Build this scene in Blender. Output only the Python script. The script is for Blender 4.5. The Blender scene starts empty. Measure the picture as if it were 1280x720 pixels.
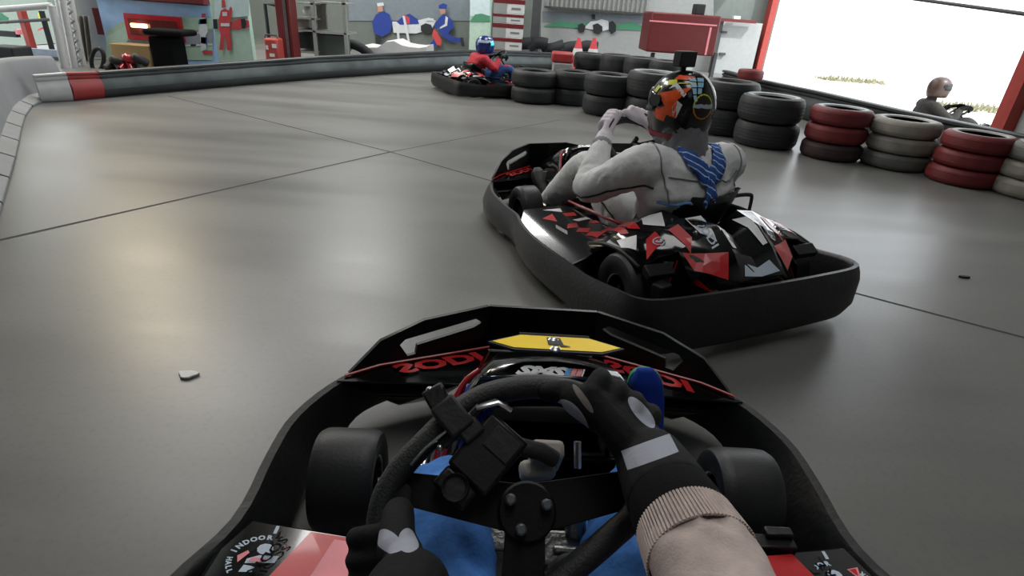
import bpy, bmesh, math, random
from mathutils import Vector, Matrix, Euler
random.seed(7)
PI = math.pi
scn = bpy.context.scene
COL = scn.collection

# ------------------------------------------------------------------ camera
CH, CF, CA, CS = 1.05, 700.0, 10.0, .072
pit = math.atan((360 - CA) / CF); rol = math.atan(CS)
FW = Vector((0, math.cos(pit), -math.sin(pit))); R0 = Vector((1, 0, 0)); U0 = R0.cross(FW)
RT = math.cos(rol) * R0 + math.sin(rol) * U0
UP = -math.sin(rol) * R0 + math.cos(rol) * U0
CC = Vector((0, 0, CH))
def ray(x, y): return FW * CF + RT * (x - 640) - UP * (y - 360)
def atY(x, y, Y):
    d = ray(x, y); return CC + d * (Y / d.y)
def atZ(x, y, z):
    d = ray(x, y); return CC + d * ((z - CH) / d.z)
def atD(x, y, s):
    return CC + ray(x, y).normalized() * s
cd = bpy.data.cameras.new('camera'); cam = bpy.data.objects.new('camera', cd); COL.objects.link(cam)
cd.sensor_fit = 'HORIZONTAL'; cd.sensor_width = 36.0; cd.lens = 36.0 * CF / 1280.0
cd.clip_start = .02; cd.clip_end = 300
mw = Matrix((RT, UP, -FW)).transposed().to_4x4(); mw.translation = CC
cam.matrix_world = mw
scn.camera = cam

# ------------------------------------------------------------------ materials
def lin(h):
    h = h.lstrip('#'); o = []
    for i in (0, 2, 4):
        c = int(h[i:i+2], 16) / 255
        o.append(c / 12.92 if c <= .04045 else ((c + .055) / 1.055) ** 2.4)
    return (*o, 1)
def mat(name, col, rough=.5, metal=0, var=.12, scale=12, bump=0, bscale=60, coat=0, spec=.5, emit=0, trans=0, dist=.01):
    m = bpy.data.materials.new(name); m.use_nodes = True
    nt = m.node_tree; b = nt.nodes['Principled BSDF']
    c = lin(col) if isinstance(col, str) else col
    b.inputs['Roughness'].default_value = rough; b.inputs['Metallic'].default_value = metal
    b.inputs['Coat Weight'].default_value = coat; b.inputs['Specular IOR Level'].default_value = spec
    b.inputs['Coat Roughness'].default_value = .06
    b.inputs['Transmission Weight'].default_value = trans
    if emit:
        b.inputs['Emission Color'].default_value = c; b.inputs['Emission Strength'].default_value = emit
    tc = nt.nodes.new('ShaderNodeTexCoord')
    n = nt.nodes.new('ShaderNodeTexNoise'); n.inputs['Scale'].default_value = scale; n.inputs['Detail'].default_value = 5
    nt.links.new(tc.outputs['Object'], n.inputs['Vector'])
    r = nt.nodes.new('ShaderNodeValToRGB')
    lo, hi = 1 - var, 1 + var
    r.color_ramp.elements[0].position = .3; r.color_ramp.elements[1].position = .7
    r.color_ramp.elements[0].color = (c[0]*lo, c[1]*lo, c[2]*lo, 1); r.color_ramp.elements[1].color = (min(1, c[0]*hi), min(1, c[1]*hi), min(1, c[2]*hi), 1)
    nt.links.new(n.outputs['Fac'], r.inputs['Fac']); nt.links.new(r.outputs['Color'], b.inputs['Base Color'])
    if bump:
        n2 = nt.nodes.new('ShaderNodeTexNoise'); n2.inputs['Scale'].default_value = bscale; n2.inputs['Detail'].default_value = 4
        nt.links.new(tc.outputs['Object'], n2.inputs['Vector'])
        bp = nt.nodes.new('ShaderNodeBump'); bp.inputs['Strength'].default_value = bump; bp.inputs['Distance'].default_value = dist
        nt.links.new(n2.outputs['Fac'], bp.inputs['Height']); nt.links.new(bp.outputs['Normal'], b.inputs['Normal'])
    return m
def patch_mat(name, base, patch, blobs, rough=.8, bump=.25, bscale=220):
    """cloth with sewn patches: blobs = (centre, euler, half sizes, 'b' box or 'e' ellipsoid) in object space"""
    m = mat(name, base, rough, var=.18, scale=40, bump=bump, bscale=bscale, dist=.003, spec=.25); nt = m.node_tree
    b = nt.nodes['Principled BSDF']; src = b.inputs['Base Color'].links[0].from_socket
    tc = nt.nodes.new('ShaderNodeTexCoord')
    for cen, eu, hs, kind, *pc in blobs:
        M = Matrix.LocRotScale(cen, Euler(eu) if not isinstance(eu, Matrix) else eu.to_euler(), Vector(hs))
        mp = nt.nodes.new('ShaderNodeMapping'); mp.vector_type = 'TEXTURE'
        mp.inputs['Location'].default_value = cen
        mp.inputs['Rotation'].default_value = (eu if not isinstance(eu, Matrix) else eu.to_euler())
        mp.inputs['Scale'].default_value = hs
        nt.links.new(tc.outputs['Object'], mp.inputs['Vector'])
        if kind == 'e':
            ln = nt.nodes.new('ShaderNodeVectorMath'); ln.operation = 'LENGTH'
            nt.links.new(mp.outputs[0], ln.inputs[0]); o = ln.outputs['Value']
        else:
            ab = nt.nodes.new('ShaderNodeVectorMath'); ab.operation = 'ABSOLUTE'
            nt.links.new(mp.outputs[0], ab.inputs[0])
            sp = nt.nodes.new('ShaderNodeSeparateXYZ'); nt.links.new(ab.outputs[0], sp.inputs[0])
            m1 = nt.nodes.new('ShaderNodeMath'); m1.operation = 'MAXIMUM'
            m2 = nt.nodes.new('ShaderNodeMath'); m2.operation = 'MAXIMUM'
            nt.links.new(sp.outputs[0], m1.inputs[0]); nt.links.new(sp.outputs[1], m1.inputs[1])
            nt.links.new(m1.outputs[0], m2.inputs[0]); nt.links.new(sp.outputs[2], m2.inputs[1]); o = m2.outputs[0]
        lt = nt.nodes.new('ShaderNodeMath'); lt.operation = 'LESS_THAN'; lt.inputs[1].default_value = 1
        nt.links.new(o, lt.inputs[0])
        mx = nt.nodes.new('ShaderNodeMix'); mx.data_type = 'RGBA'
        nt.links.new(lt.outputs[0], mx.inputs['Factor']); nt.links.new(src, mx.inputs[6])
        mx.inputs[7].default_value = lin(pc[0] if pc else patch); src = mx.outputs[2]
    nt.links.new(src, b.inputs['Base Color'])
    return m

M = {}
M['rubber'] = mat('rubber', '#232425', .62, bump=.15, bscale=90)
M['slick'] = mat('slick_rubber', '#27282a', .5, var=.2, scale=8, bump=.08, bscale=140)
M['blackplastic'] = mat('black_plastic', '#0b0c0d', .42, bump=.06, bscale=200)
M['bumperplastic'] = mat('scuffed_black_plastic', '#161718', .48, var=.35, scale=7, bump=.15, bscale=60)
M['glossblack'] = mat('gloss_black_shell', '#07080a', .16, coat=.6, var=.1)
M['red'] = mat('red_graphic', '#c01f25', .35, coat=.3, var=.08)
M['redpaint'] = mat('red_paint', '#8c2b2c', .5, var=.12)
M['redgloss'] = mat('red_tube', '#a81722', .25, coat=.5)
M['white'] = mat('white_graphic_glint', '#e9e9ec', .35, var=.04)
M['pale'] = mat('pale_graphic', '#b9c7d6', .4, var=.05)
M['yellow'] = mat('yellow_graphic', '#ffd608', .4, var=.05)
M['orange'] = mat('orange_graphic', '#ec5a26', .35, var=.12, scale=60)
M['skyblue'] = mat('sky_blue_graphic', '#9ccbe6', .35, var=.08)
M['blue'] = mat('blue_graphic', '#1c8fd6', .4)
M['lime'] = mat('lime_graphic', '#cfd820', .4)
M['pink'] = mat('pink_graphic_glare', '#e88a94', .45)
M['metal'] = mat('brushed_metal', '#b9bcbe', .28, metal=1)
M['darkmetal'] = mat('dark_metal', '#3a3b3d', .35, metal=.9)
M['alu'] = mat('cast_aluminium', '#8f8f8c', .35, metal=1, bump=.2, bscale=120)
M['boltgrey'] = mat('dull_bolt', '#70787c', .45, metal=.8)
M['greypad'] = mat('grey_plastic', '#8a8680', .6)
M['wheelgrip'] = mat('wheel_grip', '#1c1e20', .55, bump=.2, bscale=300)
M['screen'] = mat('dark_screen', '#15181c', .12)

# ------------------------------------------------------------------ mesh helper
class MB:
    def __init__(s): s.v = []; s.f = []; s.m = []; s.cur = 0
    def add(s, vs, fs, m=None):
        o = len(s.v); s.v += [Vector(v) for v in vs]
        s.f += [tuple(i + o for i in f) for f in fs]; s.m += [s.cur if m is None else m] * len(fs)
    def box(s, c, d, rot=None, taper=1, m=None):
        c = Vector(c); x, y, z = d[0]/2, d[1]/2, d[2]/2
        R = rot if isinstance(rot, Matrix) else (Euler(rot).to_matrix() if rot else Matrix.Identity(3))
        vs = [c + R @ Vector((sx*x*(taper if sz > 0 else 1), sy*y*(taper if sz > 0 else 1), sz*z)) for sz in (-1, 1) for sy in (-1, 1) for sx in (-1, 1)]
        s.add(vs, [(0,2,3,1),(4,5,7,6),(0,1,5,4),(2,6,7,3),(0,4,6,2),(1,3,7,5)], m)
    def tube(s, pts, r, n=10, closed=False, caps=True, m=None, flat=1.0, upv=None):
        pts = [Vector(p) for p in pts]; N = len(pts)
        rr = r if isinstance(r, (list, tuple)) else [r]*N
        T = []
        for i in range(N):
            a = pts[(i-1) % N] if (closed or i > 0) else pts[i]
            b = pts[(i+1) % N] if (closed or i < N-1) else pts[i]
            T.append((b-a).normalized())
        u = Vector(upv) if upv else (Vector((0,0,1)) if abs(T[0].z) < .9 else Vector((1,0,0)))
        vs = []
        for i in range(N):
            u = (u - T[i]*u.dot(T[i])).normalized(); w = T[i].cross(u)
            for k in range(n):
                a = 2*PI*k/n
                vs.append(pts[i] + (u*math.cos(a)*flat + w*math.sin(a))*rr[i])
        fs = []
        for i in range(N if closed else N-1):
            j = (i+1) % N
            for k in range(n):
                l = (k+1) % n; fs.append((i*n+k, i*n+l, j*n+l, j*n+k))
        if caps and not closed:
            fs.append(tuple(range(n-1, -1, -1))); fs.append(tuple((N-1)*n+k for k in range(n)))
        s.add(vs, fs, m)
    def lathe(s, prof, c=(0,0,0), axis='z', n=32, m=None, closed=False, mfun=None):
        c = Vector(c); vs = []; P = len(prof)
        for k in range(n):
            a = 2*PI*k/n; ca, sa = math.cos(a), math.sin(a)
            for r, h in prof:
                vs.append(c + Vector({'z': (r*ca, r*sa, h), 'x': (h, r*ca, r*sa), 'y': (r*sa, h, r*ca)}[axis]))
        fs = []; ms = []
        for k in range(n):
            l = (k+1) % n
            for i in range(P if closed else P-1):
                j = (i+1) % P
                fs.append((k*P+i, l*P+i, l*P+j, k*P+j)); ms.append(mfun(i) if mfun else (s.cur if m is None else m))
        o = len(s.v); s.v += vs; s.f += [tuple(i+o for i in f) for f in fs]; s.m += ms
    def ring_loft(s, rings, closed=True, caps=True, m=None):
        n = len(rings[0]); vs = [p for r in rings for p in r]; fs = []
        for i in range(len(rings)-1):
            for k in range(n if closed else n-1):
                l = (k+1) % n; fs.append((i*n+k, i*n+l, (i+1)*n+l, (i+1)*n+k))
        if caps and closed:
            fs.append(tuple(range(n-1, -1, -1))); fs.append(tuple((len(rings)-1)*n+k for k in range(n)))
        s.add(vs, fs, m)
    def ball(s, c, r, n=12, m=None):
        c = Vector(c); r = Vector(r) if hasattr(r, '__len__') else Vector((r,)*3)
        vs = [c+Vector((0,0,r.z))]; fs = []
        for i in range(1, n):
            t = PI*i/n
            for k in range(2*n):
                p = PI*k/n; vs.append(c + Vector((r.x*math.sin(t)*math.cos(p), r.y*math.sin(t)*math.sin(p), r.z*math.cos(t))))
        vs.append(c-Vector((0,0,r.z))); q = 2*n
        for k in range(q):
            l = (k+1) % q; fs.append((0, 1+k, 1+l))
            for i in range(n-2): fs.append((1+i*q+k, 1+(i+1)*q+k, 1+(i+1)*q+l, 1+i*q+l))
            fs.append((1+(n-2)*q+k, len(vs)-1, 1+(n-2)*q+l))
        s.add(vs, fs, m)
    def poly(s, outer, holes=(), th=0, m=None, nrm=None):
        """flat polygon with holes (3-D points), optional thickness along nrm"""
        bm = bmesh.new(); es = []
        for lp in [outer] + list(holes):
            vv = [bm.verts.new(Vector(p)) for p in lp]
            es += [bm.edges.new((vv[i], vv[(i+1) % len(vv)])) for i in range(len(vv))]
        bmesh.ops.triangle_fill(bm, use_beauty=True, use_dissolve=False, edges=es, normal=Vector(nrm) if nrm else Vector((0,0,0)))
        if th:
            bmesh.ops.recalc_face_normals(bm, faces=bm.faces)
            bm.normal_update()
            if nrm and bm.faces and sum((f.normal for f in bm.faces), Vector()).dot(Vector(nrm)) < 0:
                bmesh.ops.reverse_faces(bm, faces=bm.faces)
            g = bmesh.ops.extrude_face_region(bm, geom=list(bm.faces))
            nn = Vector(nrm).normalized() if nrm else sum((f.normal for f in bm.faces), Vector()).normalized()
            bmesh.ops.translate(bm, vec=nn*th, verts=[e for e in g['geom'] if isinstance(e, bmesh.types.BMVert)])
            bmesh.ops.recalc_face_normals(bm, faces=bm.faces)
        bm.verts.index_update()
        s.add([v.co.copy() for v in bm.verts], [tuple(v.index for v in f.verts) for f in bm.faces], m); bm.free()
    def xf(s, fun): s.v = [Vector(fun(v)) for v in s.v]; return s
    def mesh(s, name, mats):
        me = bpy.data.meshes.new(name); me.from_pydata([tuple(v) for v in s.v], [], s.f)
        for m_ in (mats if isinstance(mats, (list, tuple)) else [mats]): me.materials.append(m_)
        for p, i in zip(me.polygons, s.m): p.material_index = i
        me.validate(); me.update(); return me
    def build(s, name, mats, parent=None, smooth=35, bevel=0, sub=0, recalc=True, flip=False):
        me = s.mesh(name, mats); o = bpy.data.objects.new(name, me); COL.objects.link(o)
        if recalc:
            bm = bmesh.new(); bm.from_mesh(me); bmesh.ops.remove_doubles(bm, verts=bm.verts, dist=1e-6)
            bmesh.ops.recalc_face_normals(bm, faces=bm.faces); bm.to_mesh(me); bm.free()
        if smooth: shade(me, smooth)
        if parent: o.parent = parent
        if bevel:
            b = o.modifiers.new('bevel', 'BEVEL'); b.width = bevel; b.segments = 2; b.limit_method = 'ANGLE'; b.angle_limit = math.radians(35)
        if sub:
            b = o.modifiers.new('sub', 'SUBSURF'); b.levels = sub; b.render_levels = sub
        return o
def shade(me, ang):
    for p in me.polygons: p.use_smooth = True
    bm = bmesh.new(); bm.from_mesh(me); a = math.radians(ang)
    for e in bm.edges:
        if len(e.link_faces) == 2 and e.calc_face_angle(0) > a: e.smooth = False
    bm.to_mesh(me); bm.free()

def tag(o, label, cat, group=None, kind=None):
    o['label'] = label; o['category'] = cat
    if group: o['group'] = group
    if kind: o['kind'] = kind
    return o
def thing(name, label, cat, loc=(0,0,0), rotz=0, group=None):
    o = bpy.data.objects.new(name, None); COL.objects.link(o); o.empty_display_size = .1
    o.location = loc; o.rotation_euler = (0, 0, rotz)
    return tag(o, label, cat, group)
def struct(o): o['kind'] = 'structure'; return o
def place(o, loc, rotz=0): o.location = loc; o.rotation_euler = (0,0,rotz); return o
def kids(o): return [c for c in COL.objects if c.parent == o]
def dup(o, parent=None, swap=None):
    c = o.copy(); COL.objects.link(c); c.parent = parent
    if c.data and swap and any(m_ and m_.name in swap for m_ in c.data.materials):
        c.data = c.data.copy()
        for i, m_ in enumerate(c.data.materials):
            if m_ and m_.name in swap: c.data.materials[i] = swap[m_.name]
    for ch in kids(o): dup(ch, c, swap)
    return c
def text_mb(body, size, fun, m=0, bold=0, mb=None, shear=0, space=1.0):
    """letters as flat mesh; fun maps (u,v) in text space -> 3-D point"""
    cu = bpy.data.curves.new('txt', 'FONT'); cu.body = body; cu.size = size; cu.offset = bold; cu.shear = shear; cu.space_character = space
    cu.align_x = 'CENTER'; cu.align_y = 'CENTER'; cu.resolution_u = 2
    o = bpy.data.objects.new('txt', cu); COL.objects.link(o)
    dg = bpy.context.evaluated_depsgraph_get(); me = bpy.data.meshes.new_from_object(o.evaluated_get(dg))
    mb = mb or MB()
    mb.add([fun(v.co.x, v.co.y) for v in me.vertices], [tuple(p.vertices) for p in me.polygons], m)
    bpy.data.objects.remove(o); bpy.data.meshes.remove(me); bpy.data.curves.remove(cu)
    return mb
def fill2d(poly, fun, m=0, mb=None, res=0):
    """2-D polygon filled, subdivided to edges < res, mapped by fun"""
    bm = bmesh.new(); vv = [bm.verts.new((p[0], p[1], 0)) for p in poly]
    es = [bm.edges.new((vv[i], vv[(i+1) % len(vv)])) for i in range(len(vv))]
    bmesh.ops.triangle_fill(bm, use_beauty=True, edges=es)
    if res:
        for _ in range(5):
            le = [e for e in bm.edges if e.calc_length() > res]
            if not le: break
            bmesh.ops.subdivide_edges(bm, edges=le, cuts=1); bmesh.ops.triangulate(bm, faces=bm.faces)
    bm.verts.index_update(); mb = mb or MB()
    mb.add([fun(v.co.x, v.co.y) for v in bm.verts], [tuple(v.index for v in f.verts) for f in bm.faces], m); bm.free()
    return mb
def frame(p0, ux, uy, eps=.0015):
    p0, ux, uy = Vector(p0), Vector(ux), Vector(uy); n = ux.cross(uy).normalized()*eps
    return lambda u, v: p0 + ux*u + uy*v + n
def spline(pts, n=8, closed=False):
    P = [Vector(p) for p in pts]; N = len(P); out = []
    for i in range(N if closed else N-1):
        if closed: p0, p1, p2, p3 = P[i-1], P[i], P[(i+1) % N], P[(i+2) % N]
        else: p0, p1, p2, p3 = P[max(i-1,0)], P[i], P[i+1], P[min(i+2,N-1)]
        for k in range(n):
            t = k/n
            out.append(.5*((2*p1)+(p2-p0)*t+(2*p0-5*p1+4*p2-p3)*t*t+(3*p1-p0-3*p2+p3)*t**3))
    if not closed: out.append(P[-1])
    return out
def remeshed(mb, name, mats, voxel, smooth_it=6, parent=None, fold=0, fscale=14):
    """fuse overlapping closed shells into one continuous skin"""
    me = mb.mesh(name+'_src', mats); o = bpy.data.objects.new('src', me); COL.objects.link(o)
    r = o.modifiers.new('r', 'REMESH'); r.mode = 'VOXEL'; r.voxel_size = voxel
    s = o.modifiers.new('s', 'SMOOTH'); s.iterations = smooth_it; s.factor = .5
    dg = bpy.context.evaluated_depsgraph_get(); dg.update()
    nm = bpy.data.meshes.new_from_object(o.evaluated_get(dg)); nm.name = name
    bpy.data.objects.remove(o); bpy.data.meshes.remove(me)
    if fold:
        from mathutils import noise
        nrm = [v.normal.copy() for v in nm.vertices]
        for v, n_ in zip(nm.vertices, nrm):
            q = v.co*fscale
            w = noise.noise(q + Vector((0,0,3))*noise.noise(q*.5)) 
            v.co += n_*fold*(1-abs(w)*2.2)
    for p in nm.polygons: p.use_smooth = True
    nm.materials.clear()
    for m_ in (mats if isinstance(mats, (list, tuple)) else [mats]): nm.materials.append(m_)
    o = bpy.data.objects.new(name, nm); COL.objects.link(o)
    if parent: o.parent = parent
    return o
def limb(mb, pts, rad, n=14, flat=1, upv=None):
    """tapered limb with round ends"""
    pts = [Vector(p) for p in pts]
    sp = spline(pts, 6); rs = spline([(r,0,0) for r in rad], 6); rr = [max(.002, r.x) for r in rs]
    a, b = (sp[0]-sp[1]).normalized(), (sp[-1]-sp[-2]).normalized()
    P = [sp[0]+a*rr[0]*.75, sp[0]+a*rr[0]*.45] + sp + [sp[-1]+b*rr[-1]*.45, sp[-1]+b*rr[-1]*.75]
    Q = [rr[0]*.35, rr[0]*.8] + rr + [rr[-1]*.8, rr[-1]*.35]
    mb.tube(P, Q, n, flat=flat, upv=upv)
M['wheelspoke'] = mat('wheel_spoke', '#08090a', .62, spec=.3, bump=.08, bscale=200)
# ------------------------------------------------------------------ kart
HALF = [(0,-.935),(.32,-.93),(.54,-.915),(.625,-.865),(.65,-.74),(.665,-.40),(.668,-.14),(.635,.06),(.588,.22),(.588,.42),(.575,.57),(.505,.73),(.40,.82),(.20,.905),(0,.925)]
def ring_plan():
    L = [(x, y) for x, y in HALF] + [(-x, y) for x, y in reversed(HALF[1:-1])]
    return spline([(x, y, 0) for x, y in L], 4, True)
def lerp_tab(tab, t):
    if t <= tab[0][0]: return tab[0][1]
    for (a, p), (b, q) in zip(tab, tab[1:]):
        if t <= b: return p + (q-p)*(t-a)/(b-a)
    return tab[-1][1]
def bumper_ring():
    P = ring_plan(); N = len(P); mb = MB(); rings = []
    for i in range(N):
        t = (P[(i+1) % N]-P[i-1]).normalized(); n = Vector((t.y, -t.x, 0))
        y = P[i].y
        zt = lerp_tab([(-.95,.235),(-.8,.225),(-.6,.195),(.1,.175),(.3,.165),(.75,.185),(.95,.195)], y)
        zb = .045
        th = lerp_tab([(-.95,.034),(-.8,.032),(-.5,.026),(.8,.026)], y)
        ins = lerp_tab([(-.9,.0),(.12,.0),(.3,.05),(.7,.055),(.85,.0)], y)
        lean = lerp_tab([(-.9,.0),(.2,.0),(.6,.02),(.9,.07)], y)
        pr = [(-.018,zt-.012),(-.010,zt),(.008,zt+.002),(th*.62,zt-.022),(th*.9,zt-.05),(th,zb+.045),(th*.2,zb-.008),(-.012-ins,zb),(-.014-ins*.9,zb+.02)]
        rings.append([P[i] + n*(o + lean*(zt-z)/(zt-zb)) + Vector((0,0,z)) for o, z in pr])
    rings.append(rings[0]); mb.ring_loft(rings, True, False); return mb
def ybase(x):
    ax = abs(x)
    return .912 if ax <= .145 else .912 + (.752-.912)*(ax-.145)/(.49-.145)
def panel_pt(x, z): return Vector((x, ybase(x) + .05*(z-.2), z))
def tyre_prof(R, w, hub):
    h = w/2
    return [(hub,-h*.8),(hub+.012,-h*.92),(R*.82,-h),(R*.93,-h*.96),(R*.985,-h*.8),(R,-h*.55),(R,0),(R,h*.55),(R*.985,h*.8),(R*.93,h*.96),(R*.82,h),(hub+.012,h*.92),(hub,h*.8)]
def add_wheel(root, x, y, R, w, hub):
    mb = MB(); mb.lathe(tyre_prof(R, w, hub), (x, y, R), 'x', 40, closed=True)
    t = mb.build('tyre', M['slick'], root, 40)
    mb = MB(); mb.lathe([(hub,-w*.42),(hub*.9,-w*.40),(hub*.85,-w*.15),(.03,-w*.12),(.03,w*.12),(hub*.85,w*.15),(hub*.9,w*.40),(hub,w*.42)], (x, y, R), 'x', 28, closed=True)
    mb.lathe([(0,-w*.32),(.022,-w*.32),(.025,-w*.1),(.025,w*.1),(.022,w*.32),(0,w*.32)], (x,y,R), 'x', 16)
    for k in range(3):
        a = 2*PI*k/3; mb.lathe([(0,-w*.22),(.006,-w*.22),(.006,w*.22),(0,w*.22)], (x, y+.038*math.cos(a), R+.038*math.sin(a)), 'x', 8)
    mb.build('wheel_rim', M['darkmetal'], t, 40)
    mb = MB(); mb.lathe([(hub*.97,w*.43),(hub*1.03,w*.45),(hub*1.03,w*.42)], (x,y,R), 'x', 28); mb.lathe([(hub*.97,-w*.43),(hub*1.03,-w*.45),(hub*1.03,-w*.42)], (x,y,R), 'x', 28)
    mb.build('rim_edge', M['metal'], t, 40)
# rear shell height field
HX = [0,.11,.21,.31,.41,.50]; HY = [-.36,-.48,-.60,-.72,-.82,-.90]
HZ = [[.24,.24,.26,.29,.26,.22],[.32,.35,.37,.34,.31,.26],[.33,.385,.375,.34,.315,.275],[.325,.37,.335,.305,.295,.26],[.29,.315,.275,.23,.20,.17],[.235,.245,.20,.17,.15,.14]]
def HF(x, y):
    ax = min(abs(x), .4999); y = max(min(y, -.3601), -.8999)
    i = max(k for k in range(5) if HX[k] <= ax); j = max(k for k in range(5) if HY[k] >= y)
    u = (ax-HX[i])/(HX[i+1]-HX[i]); v = (HY[j]-y)/(HY[j]-HY[j+1])
    return (HZ[j][i]*(1-u)+HZ[j][i+1]*u)*(1-v)+(HZ[j+1][i]*(1-u)+HZ[j+1][i+1]*u)*v
def HP(x, y): return Vector((x, y, HF(x, y)+.003))
PT = [(-.545,.205,.190),(-.315,.145,.215),(-.275,-.34,.235),(-.56,-.44,.195)]
def podpt(s, u, v):
    """u 0 outer..1 inner, v 0 rear..1 front"""
    a = Vector(PT[3]).lerp(Vector(PT[2]), u); b = Vector(PT[0]).lerp(Vector(PT[1]), u); p = a.lerp(b, v) + Vector((0,0,.0025))
    return Vector((p.x*s, p.y, p.z))
def make_wheel(root, cx, cy, cz, tilt, rim2d, thick=.0155, device=True, yaw=0):
    a = math.radians(tilt); ux = Vector((1,0,0)); uy = Vector((0, math.sin(a), math.cos(a))); n = ux.cross(uy)  # toward driver
    if yaw: Rz = Matrix.Rotation(yaw, 3, n); ux = Rz @ ux; uy = Rz @ uy
    c = Vector((cx, cy, cz)); P = lambda u, v, w=0: c + ux*u + uy*v + n*w
    mb = MB(); mb.tube(spline([P(*q) for q in rim2d], 6, True), thick, 14, closed=True)
    w = mb.build('steering_wheel', M['wheelgrip'], root, 60)
    Mx = Matrix((ux, uy, n)).transposed()
    mb = MB(); nrm = -n
    def arm(u0, v0, u1, v1, w0, w1):
        d = Vector((u1-u0, v1-v0)).normalized(); q = Vector((-d.y, d.x))
        pts = [(u0+q.x*w0, v0+q.y*w0), (u1+q.x*w1, v1+q.y*w1), (u1-q.x*w1, v1-q.y*w1), (u0-q.x*w0, v0-q.y*w0)]
        mb.poly([P(x, y, -.012) for x, y in pts], (), .008, nrm=nrm)
    arm(.015,-.02,.150,.012,.03,.022); arm(.015,-.02,-.152,.0,.03,.018); arm(.015,-.02,.012,-.128,.024,.026)
    mb.build('wheel_spokes', M['wheelspoke'], w, 30, .002)
    mb = MB(); mb.lathe([(0,-.02),(.034,-.02),(.036,-.008),(.033,-.004),(0,-.004)], (0,0,0), 'z', 24); mb.xf(lambda v: P(.015, -.022) + Mx @ v)
    mb.build('wheel_hub', M['wheelspoke'], w, 40)
    for bu, bv in ((-.006,-.009),(.038,-.013),(.008,-.042)):
        mb = MB(); mb.lathe([(0,.009),(.0045,.009),(.0068,.007),(.007,-.004)], (0,0,0), 'z', 12); mb.xf(lambda v: P(bu, bv) + Mx @ v)
        mb.build('wheel_bolt', M['boltgrey'], w, 40)
    if device:
        ang = math.radians(38); du = Vector((math.cos(ang), -math.sin(ang))); dv = Vector((math.sin(ang), math.cos(ang)))
        Rb = Mx @ Matrix.Rotation(-ang, 3, 'Z')
        Q = lambda x, y, z=0: P(-.036+du.x*x+dv.x*y, .042+du.y*x+dv.y*y, z)
        mb = MB(); mb.box(Q(0,0,.008), (.062,.082,.026), Rb)
        mb.box(Q(-.004,-.055,.006), (.05,.03,.02), Rb)
        o = mb.build('data_box', M['blackplastic'], w, 30, .005); tag_part(o, 'black plastic instrument box beside the wheel hub')
        mb = MB(); mb.tube([Q(.02,.03,.01), Q(.048,.045,.006), Q(.066,.05,-.004)], .011, 10); mb.build('box_arm', M['rubber'], w, 50)
        mb = MB(); mb.box(Q(.006,.018,.0225), (.038,.03,.002), Rb); mb.build('data_screen', M['rubber'], w, 30, .001)
        mb = MB(); mb.lathe([(.0,.02),(.012,.02),(.016,.026),(.017,.018)], (0,0,0), 'z', 16); mb.xf(lambda v: Q(-.004,-.055,0) + Mx @ v); mb.build('data_button', M['rubber'], w, 40)
        mb = MB(); mb.tube([Q(-.048,-.03,.014), Q(-.046,.0,.02), Q(-.044,.035,.022)], .006, 8); mb.tube([Q(-.044,.035,.022), Q(-.035,.052,.02), Q(-.02,.058,.016)], .004, 8)
        o = mb.build('clamp_lever', M['darkmetal'], w, 40)
        mb = MB(); mb.tube([Q(-.046,.03,.026), Q(-.03,.052,.03), Q(-.012,.056,.024)], .0035, 8); mb.build('lever_clip', M['metal'], w, 40); mb = MB(); mb.ball(Q(-.049,-.034,.016), .005, 6); mb.build('lever_tip', M['metal'], w, 40)
        # clamp round the rim
        mb = MB(); mb.box(P(-.083,.083,.006), (.034,.046,.05), Mx @ Matrix.Rotation(.75, 3, 'Z')); mb.box(P(-.062,.07,.012), (.03,.03,.03), Mx @ Matrix.Rotation(.75, 3, 'Z'))
        mb.build('rim_clamp', M['rubber'], w, 30, .004)
        mb = MB(); mb.box(P(-.104,.105,.012), (.028,.03,.03), Mx @ Matrix.Rotation(.6, 3, 'Z')); mb.build('clamp_block', M['blackplastic'], w, 30, .003)
        mb = MB()
        for k in range(3): mb.box(P(-.110+.008*k,.103+.004*k,.0272), (.003,.016,.001), Mx @ Matrix.Rotation(.3, 3, 'Z'))
        mb.build('clamp_slot', M['screen'], w, 0)
        mb = MB(); mb.ball(P(-.114,.114,.022), (.005,.005,.005), 6); mb.build('clamp_screw', M['metal'], w, 40)
        mb = MB(); mb.tube([P(-.088,.066,.02), P(-.112,.044,.02), P(-.128,.024,.018)], .0022, 6); mb.build('chrome_strip', M['metal'], w, 40)
    return w
def tag_part(o, label): o['label'] = label; return o
RIM2D = [(-.160,-.03),(-.147,.012),(-.119,.049),(-.073,.097),(-.025,.122),(.04,.130),(.10,.115),(.148,.075),(.162,.025),(.146,-.017),(.115,-.046),(.068,-.084),(.02,-.122),(-.04,-.145),(-.11,-.135),(-.152,-.095)]
RIMR = [(.152*math.sin(2*PI*k/16), .145*math.cos(2*PI*k/16)*(1 if math.cos(2*PI*k/16) < 0 else .92)) for k in range(16)]
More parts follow.
